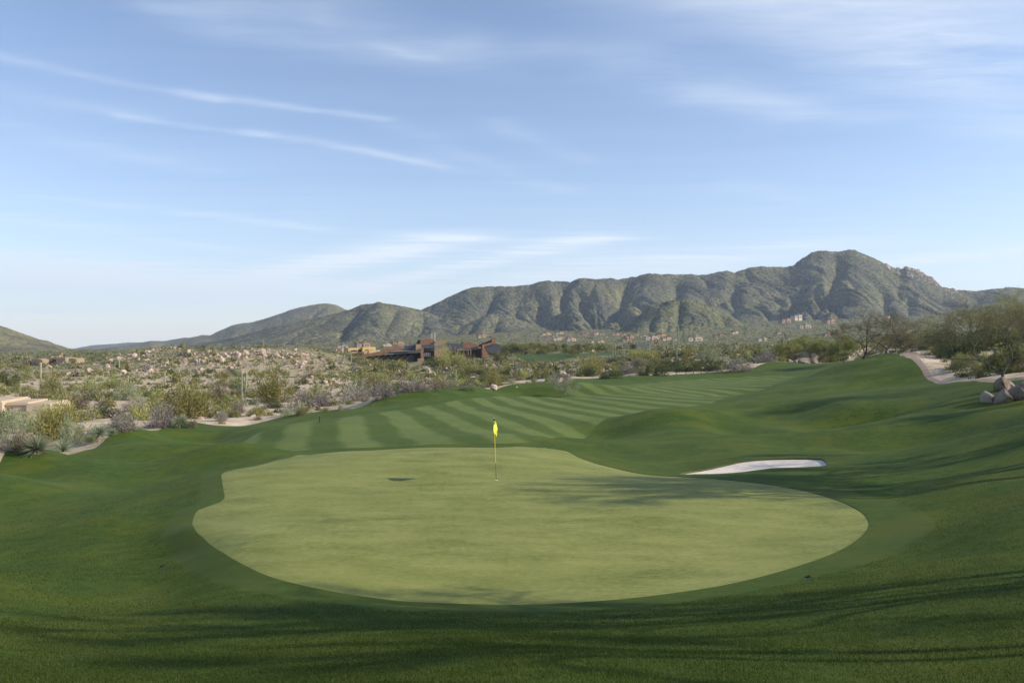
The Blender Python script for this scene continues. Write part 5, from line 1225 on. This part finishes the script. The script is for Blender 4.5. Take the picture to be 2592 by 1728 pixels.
r, k, gz = block_house(104, 400, 905, [(48,68,912,3,12),(68,80,914,1,11),(79,100,909,0,12),(98,112,910,-2,11),(106,140,906,4,14),(136,160,906,2,12),(158,176,908,5,14)], 'low adobe house with dark openings behind the lone saguaro at left', 'pinkst', 'pinkst')
small_windows(r, 104, k, gz, [(73,917,6,9)], 0.8); small_windows(r, 104, k, gz, [(94.5,919,3,7)], -0.2); small_windows(r, 104, k, gz, [(108,920,3,6),(101,920,3,6)], -2.2); small_windows(r, 104, k, gz, [(121,909.5,14,5),(114,915,9,4)], 3.8)
r, k, gz = block_house(50, 122, 1015, [(-60,16,1016.5,-1,10),(15,71,1021.5,0,9),(70,126,1024.5,-0.8,8)], 'tan flat-roofed house cut by the left edge, half hidden by bushes', 'pale', 'tan', rot=0.2)
box('parapet', (15-50)*k, (71-50)*k, -0.25, -0.02, -(1024.5-864)*k-gz, -(1022.3-864)*k-gz, MAT['tan'], r); small_windows(r, 50, k, gz, [(4,1030,5,9)], -1.15)
r, k, gz = block_house(1617, 560, 870, [(1589,1613,873.5,4,18),(1610,1645,872,2,18)], 'gray flat-roofed house on the right rise below the town', 'roofgray', 'roofgray'); small_windows(r, 1617, k, gz, [(1583+8,881,14,5)], 3.8)
r, k, gz = block_house(845, 700, 890, [(836,856,890.5,0,10),(856,864,893,2,10)], 'small reddish house with a dark porch left of the yellow one', 'pinkst', 'roofred'); small_windows(r, 845, k, gz, [(839,893.5,15,4)])
r, k, gz = block_house(835, 900, 882, [(807,832,884,0,12),(830,852,882.5,-3,12),(850,864,881.5,2,12)], 'long low house with a dark roof on the skyline right of the knoll', 'pinkst', 'slate')
r, k, gz = block_house(1370, 1000, 866, [(1343,1366,868,0,14),(1364,1399,865.2,4,18),(1372,1380,862.5,8,16)], 'long house with a dark red roof at the front of the hillside town', 'tan', 'roofred'); small_windows(r, 1370, k, gz, [(1346,870,6,1.6),(1385,867,5,1.6)])
# hillside town: one kind of flat-roofed desert house in three builds
def town_proto(v):
    r = empty('town_house', (0,0,0)); wm = MAT[['tan','pinkst','pale'][v]]; rm = MAT[['roofred','roofred','roofgray'][v]]
    w = [(-0.5,-0.05,0,0.42,0.15),(-0.08,0.34,-0.06,0.40,0.21),(0.30,0.5,0.04,0.36,0.13)]
    for i, (a, b, d0, d1, t) in enumerate(w):
        box('wall', a, b, d0, d1, -0.2, t, wm, r); box('roof', a-0.02, b+0.02, d0-0.03, d1+0.02, t+0.002, t+0.045, rm, r)
    for a, t, y in ((-0.42,0.04,-0.012),(-0.2,0.04,-0.012),(0.02,0.06,-0.072),(0.18,0.06,-0.072)): box('window', a, a+0.1, y, y+0.01, t, t+0.06, MAT['recess'], r)
    box('chimney', 0.1, 0.15, 0.1, 0.15, 0.21, 0.31, wm, r)
    return r
protos = [town_proto(v) for v in range(3)]; used_p = [False]*3
def town(px, py, wpx, v, label, group, ymin=900, ymax=2300):
    """the house stands where the hillside shows at that spot of the photo"""
    u = (px-1296)/2050; Ys = np.linspace(ymin, ymax, 300); dd = H(u*Ys, Ys)+(py-864)/2050*Ys; i = int(np.argmax(dd >= 0)) if (dd >= 0).any() else int(np.argmax(dd/Ys)); Y = Ys[i]
    k = Y/2050; loc = (u*Y, Y, -(py-864)*k)
    if used_p[v]:
        r = protos[v].copy(); COL.objects.link(r)
        for ch in protos[v].children:
            c = ch.copy(); COL.objects.link(c); c.parent = r
    else: r = protos[v]; used_p[v] = True
    s = wpx*k; r.location = loc; s *= 1.15; r.scale = (s, s*0.8, s*1.1); r.rotation_euler = (0, 0, 0.30+((px*7) % 11)*0.05); setp(r, label, 'house', group)
TW = [(1385,848,22,0),(1418,846,20,0),(1434,847,11,2),(1370,852,12,1),(1407,853,14,0),(1386,856,15,1),(1440,850,18,1),(1418,857,16,0),(1463,853,14,0),(1476,852,18,1),(1412,861,22,2),(1444,857,17,1),(1448,863,24,2),(1484,849,20,1),(1510,847,16,0),(1526,846,12,0),(1504,851,14,1),(1535,855,9,0),(1497,868,16,2),(1522,867,18,0),(1562,848,20,0),(1579,850,15,1),(1596,857,27,1),(1613,849,10,0),(1630,853,17,0),(1588,865,26,1),(1652,860,34,2),(1675,855,36,1),(1690,861,26,0),(1710,863,18,2),(1660,868,24,1),(1762,863,40,2),(1786,862,9,0),(1823,853,26,1),(1862,846,26,0)]
for i, (px, py, w, v) in enumerate(TW):
    same = sorted([(q[0], q[1]) for q in TW if q[3] == v]); kth = ordn(same.index((px, py)))
    town(px, py, w, v, kth+' from left of the '+['tan brown-roofed','brown','pale gray-roofed'][v]+' houses at the foot of the mountains', ['tan houses of the hillside town','brown houses of the hillside town','pale houses of the hillside town'][v])
for px, py, w, v, lab in [(px, py, w*0.72, v, lab) for px, py, w, v, lab in [(1992,816,46,1,'dark long house high on the slope under the peak'),(2022,806,44,2,'long pale house uppermost on the slope under the peak'),(2040,831,46,2,'white-walled house in the middle of the slope under the peak'),(2104,819,54,1,'brown long house on the slope right of the white-walled one'),(1972,845,24,1,'small brown house low on the slope above the dusty trees'),(2096,851,36,1,'brown house low on the slope behind the leafless trees'),(1932,863,40,2,'pale house behind the leaning saguaro'),(2004,860,26,2,'small pale house behind the dusty tree row'),(2250,803,16,2,'small pale house seen through the leafless crown'),(2340,815,28,1,'small dark house right of the leafless trees'),(2300,842,32,2,'pale low house beyond the turf crest')]]:
    town(px, py, w, v, lab, None, 700, 2400)
for px, py, w, v, lab in [(868,880,24,2,'pale house behind the yellow one'),(922,877,36,1,'brown house right behind the yellow one'),(1010,873,30,1,'brown house behind the left wing of the clubhouse'),(980,876,22,2,'pale house behind the left wing of the clubhouse'),(1222,852,24,1,'dark house on the low hill right above the clubhouse chimney'),(20,917,34,1,'low house at the left edge under the far hill'),(152,908,34,0,'low tan house behind the adobe house')]:
    town(px, py, w, v, lab, None, 650, 1800)

# ------------------------------------------------------------------ golf things
def cyl_y(cx, cz, r, y0, y1, n=14):
    return tube([(cx, y0, cz), (cx, y0+0.001, cz), (cx, y1-0.001, cz), (cx, y1, cz)], [0.01, r, r, 0.01], n)
def cart_parts(r):
    prism('body', [(-1.15,0.30),(-1.15,0.72),(-0.55,0.78),(-0.45,0.42),(0.35,0.40),(0.55,0.82),(1.05,0.74),(1.2,0.45),(1.15,0.30)], -0.55, 0.55, MAT['white'], r)
    prism('roof', [(-0.95,1.78),(-0.90,1.86),(0.75,1.88),(0.85,1.80)], -0.60, 0.60, MAT['white'], r)
    prism('seat', [(-0.55,0.80),(-0.55,0.92),(0.0,0.92),(0.0,0.80)], -0.50, 0.50, MAT['roofgray'], r); prism('backrest', [(-0.62,0.95),(-0.70,1.30),(-0.60,1.30),(-0.52,0.95)], -0.50, 0.50, MAT['roofgray'], r)
    for sy in (-0.52, 0.50):
        for x0, x1 in ((-0.85,-0.80),(0.62,0.50)): obj('post', soup('post', [(tube([(x0, sy, 0.75), (x1, sy, 1.80)], [0.02, 0.02], 6), MAT['steel'])]), r)
    for x in (-0.75, 0.80):
        for y0 in (-0.60, 0.44):
            wh = obj('wheel', soup('wheel', [(cyl_y(x, 0.23, 0.23, y0, y0+0.16), MAT['black'])]), r); obj('hub', soup('hub', [(cyl_y(x, 0.23, 0.11, y0-0.01, y0+0.17), MAT['white'])]), wh)
    prism('windshield', [(0.60,0.85),(0.53,1.70),(0.55,1.70),(0.62,0.85)], -0.48, 0.48, MAT['glass'], r)
def add_cart(px, py, rz, label, Y=None, zoff=0.0, ya=100, yb=600):
    if Y: x = (px-1296)/2050*Y; p = Vector((x, Y, ground_z(x, Y)))
    else: p = place(px, py, ya, yb)
    r = setp(empty('golf_cart', (p.x, p.y, p.z+zoff), rz), label, 'golf cart', 'golf carts'); cart_parts(r); return r
add_cart(1196, 967, -1.9, 'white golf cart parked on the dirt track between dark bushes', ya=200, yb=330)
add_cart(1441, 900, 0.2, 'white golf cart parked by the dark round tree on the distant fairway', Y=520)
add_cart(1294, 932, 0.5, 'golf cart in the shade of a bush above the pale rocks', ya=240, yb=420)
p = place(1256, 1214, 20, 40)
fl = setp(empty('flagstick', p), 'yellow flagstick with a drooping yellow flag standing in the hole of the green', 'flagstick')
Hs = (1214-1057)/2050*p.y; ln = -5.6/2050*p.y
def at(f): return (ln*f, 0.0, Hs*f)
f_black = 0.25
def stick(name, f0, f1, rr, m): obj(name, soup(name, [(tube([at(f0), at((f0+f1)/2), at(f1)], [rr, rr, rr], 10), MAT[m])]), fl)
MAT['yellow'] = mat('yellow_paint', (0.82,0.60,0.05), 0.45, 0.4); MAT['flagcloth'] = mat('yellow_flag_cloth', (0.85,0.80,0.10), 0.7, 0.2)
stick('lower_pole', -0.05, 0.27, 0.0075, 'steel'); stick('pole', 0.27, 0.95, 0.011, 'yellow'); stick('top_pole', 0.95, 0.992, 0.016, 'black'); stick('top_cap', 0.992, 1.0, 0.017, 'white')
rows = [(285,566,592),(300,556,600),(330,548,606),(360,546,618),(400,541,628),(430,545,626),(455,552,620),(480,572,618),(500,590,616),(530,594,612),(562,602,608)]
zr = lambda yy: (1214-(1030+yy/7.84))/2050*p.y; xr = lambda xx: (1180+xx/7.84-1256)/2050*p.y
nf = 15; V = []
for (yy, a, b) in rows:
    for j in range(nf):
        t = j/(nf-1); c_ = (a+b)/2; f_ = min(1.0, (b-a)/70); V.append((xr(c_)+(xr(b)-xr(a))*0.5*math.sin(t*8.5+1.2+yy*0.004)*(1 if j % 2 else 0.8), -0.02-0.46*f_*t, zr(yy)-0.05*t*t))
I = np.arange(len(rows)*nf).reshape(len(rows), nf); Fq = np.stack([I[:-1,:-1], I[:-1,1:], I[1:,1:], I[1:,:-1]], -1).reshape(-1)
me = mesh_np('flag', V, Fq, 4, [MAT['flagcloth'], MAT['black']], smooth=True); o = obj('flag', me, fl); so = o.modifiers.new('thick', 'SOLIDIFY'); so.thickness = 0.003
# the black number printed on the flag, folded out of sight but for its edges
for yy0, yy1, xa, xb in ((335,365,545,560),(398,448,534,556)):
    prism('print', [(xr(xa),zr(yy1)),(xr(xb),zr(yy1)),(xr(xb+2),zr((yy0+yy1)/2)),(xr(xb),zr(yy0)),(xr(xa+4),zr(yy0))], -0.045, -0.040, MAT['black'], fl)
cup = setp(obj('golf_hole', soup('golf_hole', [(tube([(0,0,-0.1),(0,0,-0.001),(0,0,0.002)], [0.054,0.054,0.050], 16), MAT['white'])]), loc=(p.x, p.y, p.z)), 'white-lined hole at the foot of the flagstick', 'hole')
for px, py, lab in [(413,1432,'sprinkler head sunk in the turf left of the green'),(1560,1567,'sprinkler head in the shaded turf in front of the green'),(2048,1460,'sprinkler head right of the green')]:
    h = hit(px, py); 
    s_ = setp(empty('sprinkler_head', (h.x, h.y, h.z)), lab, 'sprinkler'); obj('cover', soup('cover', [(tube([(0,0,-0.05),(0,0,0.012),(0,0,0.02),(0,0,0.021)], [0.07,0.07,0.055,0.005], 14), MAT['black'])]), s_); obj('nozzle', soup('nozzle', [(tube([(0,0,0.0),(0,0,0.035)], [0.03,0.025], 10), MAT['steel'])]), s_)
h = hit(809, 1069); s_ = setp(empty('yardage_post', h), 'short dark post standing in the rough beside the fairway', 'post'); obj('post', soup('post', [(tube([(0,0,-0.1),(0,0,0.50)], [0.06,0.05], 8), MAT['recess'])]), s_); obj('cap', soup('cap', [(tube([(0,0,0.50),(0,0,0.56)], [0.065,0.03], 8), MAT['black'])]), s_)
h = place(1308, 983, 110, 170); s_ = setp(empty('tee_marker', h), 'small white ball-shaped marker on the turf edge', 'marker'); bmx = bmesh.new(); bmesh.ops.create_uvsphere(bmx, u_segments=12, v_segments=8, radius=0.13); me = bpy.data.meshes.new('ball'); bmx.to_mesh(me); bmx.free(); me.materials.append(MAT['white']); obj('ball', me, s_, (0,0,0.25)); obj('stake', soup('stake', [(tube([(0,0,-0.1),(0,0,0.2)], [0.02,0.02], 6), MAT['steel'])]), s_)
# ------------------------------------------------------------------ blades of the nearer rough
MAT['blade'] = leafmat('grass_blades', [(0.022,0.056,0.005),(0.068,0.122,0.014),(0.19,0.235,0.075)], var=0.0, trans=0.3, scale=45.0, spec=0.25)
def blades():
    g = np.random.default_rng(9); n = 900000
    Y = 4.6*(34/4.6)**g.random(n); uu = np.where(g.random(n) < 0.74, g.uniform(-0.70, 0.70, n), np.where(g.random(n) < 0.35, -1, 1)*g.uniform(0.70, 1.5, n)); x = uu*(Y+0.3)
    keep = (sdf('green', x, Y) > 0.82+0.72*sst(2, 9, x)*sst(35, 24, Y)*sst(12, 20, Y)) & (sdf('bunker', x, Y) > 0.1); uu = uu[keep] if False else uu; keep &= (g.random(n) < 1-sst(17, 33, Y)) & (g.random(n) < 1-0.9*sst(0.95, 1.5, np.abs(uu))); x = x[keep]; Y = Y[keep]; n = len(x)
    # blades gather in tufts
    x = x+g.normal(size=n)*0.01; z = H(x, Y)
    P = np.stack([x, Y, z-0.004], -1); D = unit(np.stack([g.normal(size=n)*0.45-0.1, g.normal(size=n)*0.45, np.ones(n)], -1))
    hh = 0.030*(0.6+0.8*g.random(n))*(0.7+0.7*vnoise(x*2.2, Y*2.2, 5)); W = 0.0032*(0.7+Y/9)
    S = np.stack([np.ones(n), g.normal(size=n)*0.4, np.zeros(n)], -1); S = unit(S)*W[:, None]/2
    T = np.stack([P-S, P+S, P+D*hh[:, None]], 1)
    o = obj('grass_blades', soup('grass_blades', [(T, MAT['blade'])])); o['kind'] = 'stuff'; o['label'] = 'short blades of grass of the rough around the green'
blades()
def mountain_rocks():
    g = np.random.default_rng(12); bm = bmesh.new(); bmesh.ops.create_icosphere(bm, subdivisions=2, radius=1.0); V0 = np.array([v.co[:] for v in bm.verts]); F0 = np.array([[v.index for v in f.verts] for f in bm.faces]); bm.free()
    V = []; F = []; q = 0; hl = bpy.data.objects['mountain_range']; dg = bpy.context.evaluated_depsgraph_get(); dg.update()
    spots = []
    for _ in range(75): t = g.random(); px = 2238+t*(2362-2238); py = np.interp(px, [2238,2276,2303,2326,2362], [660,674,668,680,704])+abs(g.normal())*9; spots.append((px, py, g.uniform(5, 13)))
    for _ in range(70): t = g.random(); px = 2290+t*130; py = np.interp(px, [2290,2330,2386,2420], [690,695,720,733])+abs(g.normal())*8; spots.append((px, py, g.uniform(3, 8)))
    for _ in range(90): px = g.uniform(2390, 2590); py = 738+g.normal()*11; spots.append((px, py, g.uniform(2, 6)))
    for _ in range(40): px = g.uniform(2150, 2330); py = 790+(px-2240)*0.1+g.normal()*16; spots.append((px, py, g.uniform(1.5, 4)))
    for px, py, s in spots:
        d = Vector(((px-1296)/2050, 1, -(py-864)/2050)).normalized(); ok, loc, nr, _ = hl.ray_cast(Vector((0,0,0)), d)
        if not ok: continue
        w = s*loc.y/2050*1.0; v = V0*g.uniform(0.78, 1.12, (len(V0), 1))
        for _ in range(5):
            dd = unit(g.normal(size=3)); c = g.uniform(0.45, 0.8); ss = v @ dd; ov = ss > c; v[ov] -= np.outer((ss-c)[ov]*0.9, dd)
        V.append(v*[w*0.62, w*0.5, w*0.5]+np.array(loc)); F.append(F0+q*len(V0)); q += 1
    o = obj('mountain_rocks', mesh_np('mountain_rocks', np.concatenate(V), np.concatenate(F).ravel(), 3, [MAT['rock']])); o['kind'] = 'stuff'; o['label'] = 'pinkish rock outcrops on the shoulder of the mountain'
mountain_rocks()
def haze():
    x0, x1, y0, y1, z0, z1 = -9500.0, 9500.0, -400.0, 10600.0, -140.0, 620.0
    v = [(x, y, z) for x in (x0, x1) for y in (y0, y1) for z in (z0, z1)]
    f = [0,1,3,2, 4,6,7,5, 0,4,5,1, 2,3,7,6, 0,2,6,4, 1,5,7,3]
    m = bpy.data.materials.new('haze_air'); m.use_nodes = True; nt = m.node_tree; nt.nodes.clear()
    o = nt.nodes.new('ShaderNodeOutputMaterial'); p = nt.nodes.new('ShaderNodeVolumePrincipled')
    p.inputs['Color'].default_value = (0.72, 0.83, 1.0, 1); p.inputs['Density'].default_value = 0.000062; p.inputs['Anisotropy'].default_value = 0.15
    nt.links.new(p.outputs[0], o.inputs['Volume'])
    ob = obj('haze', mesh_np('haze', v, f, 4, [m])); ob['kind'] = 'stuff'
haze()
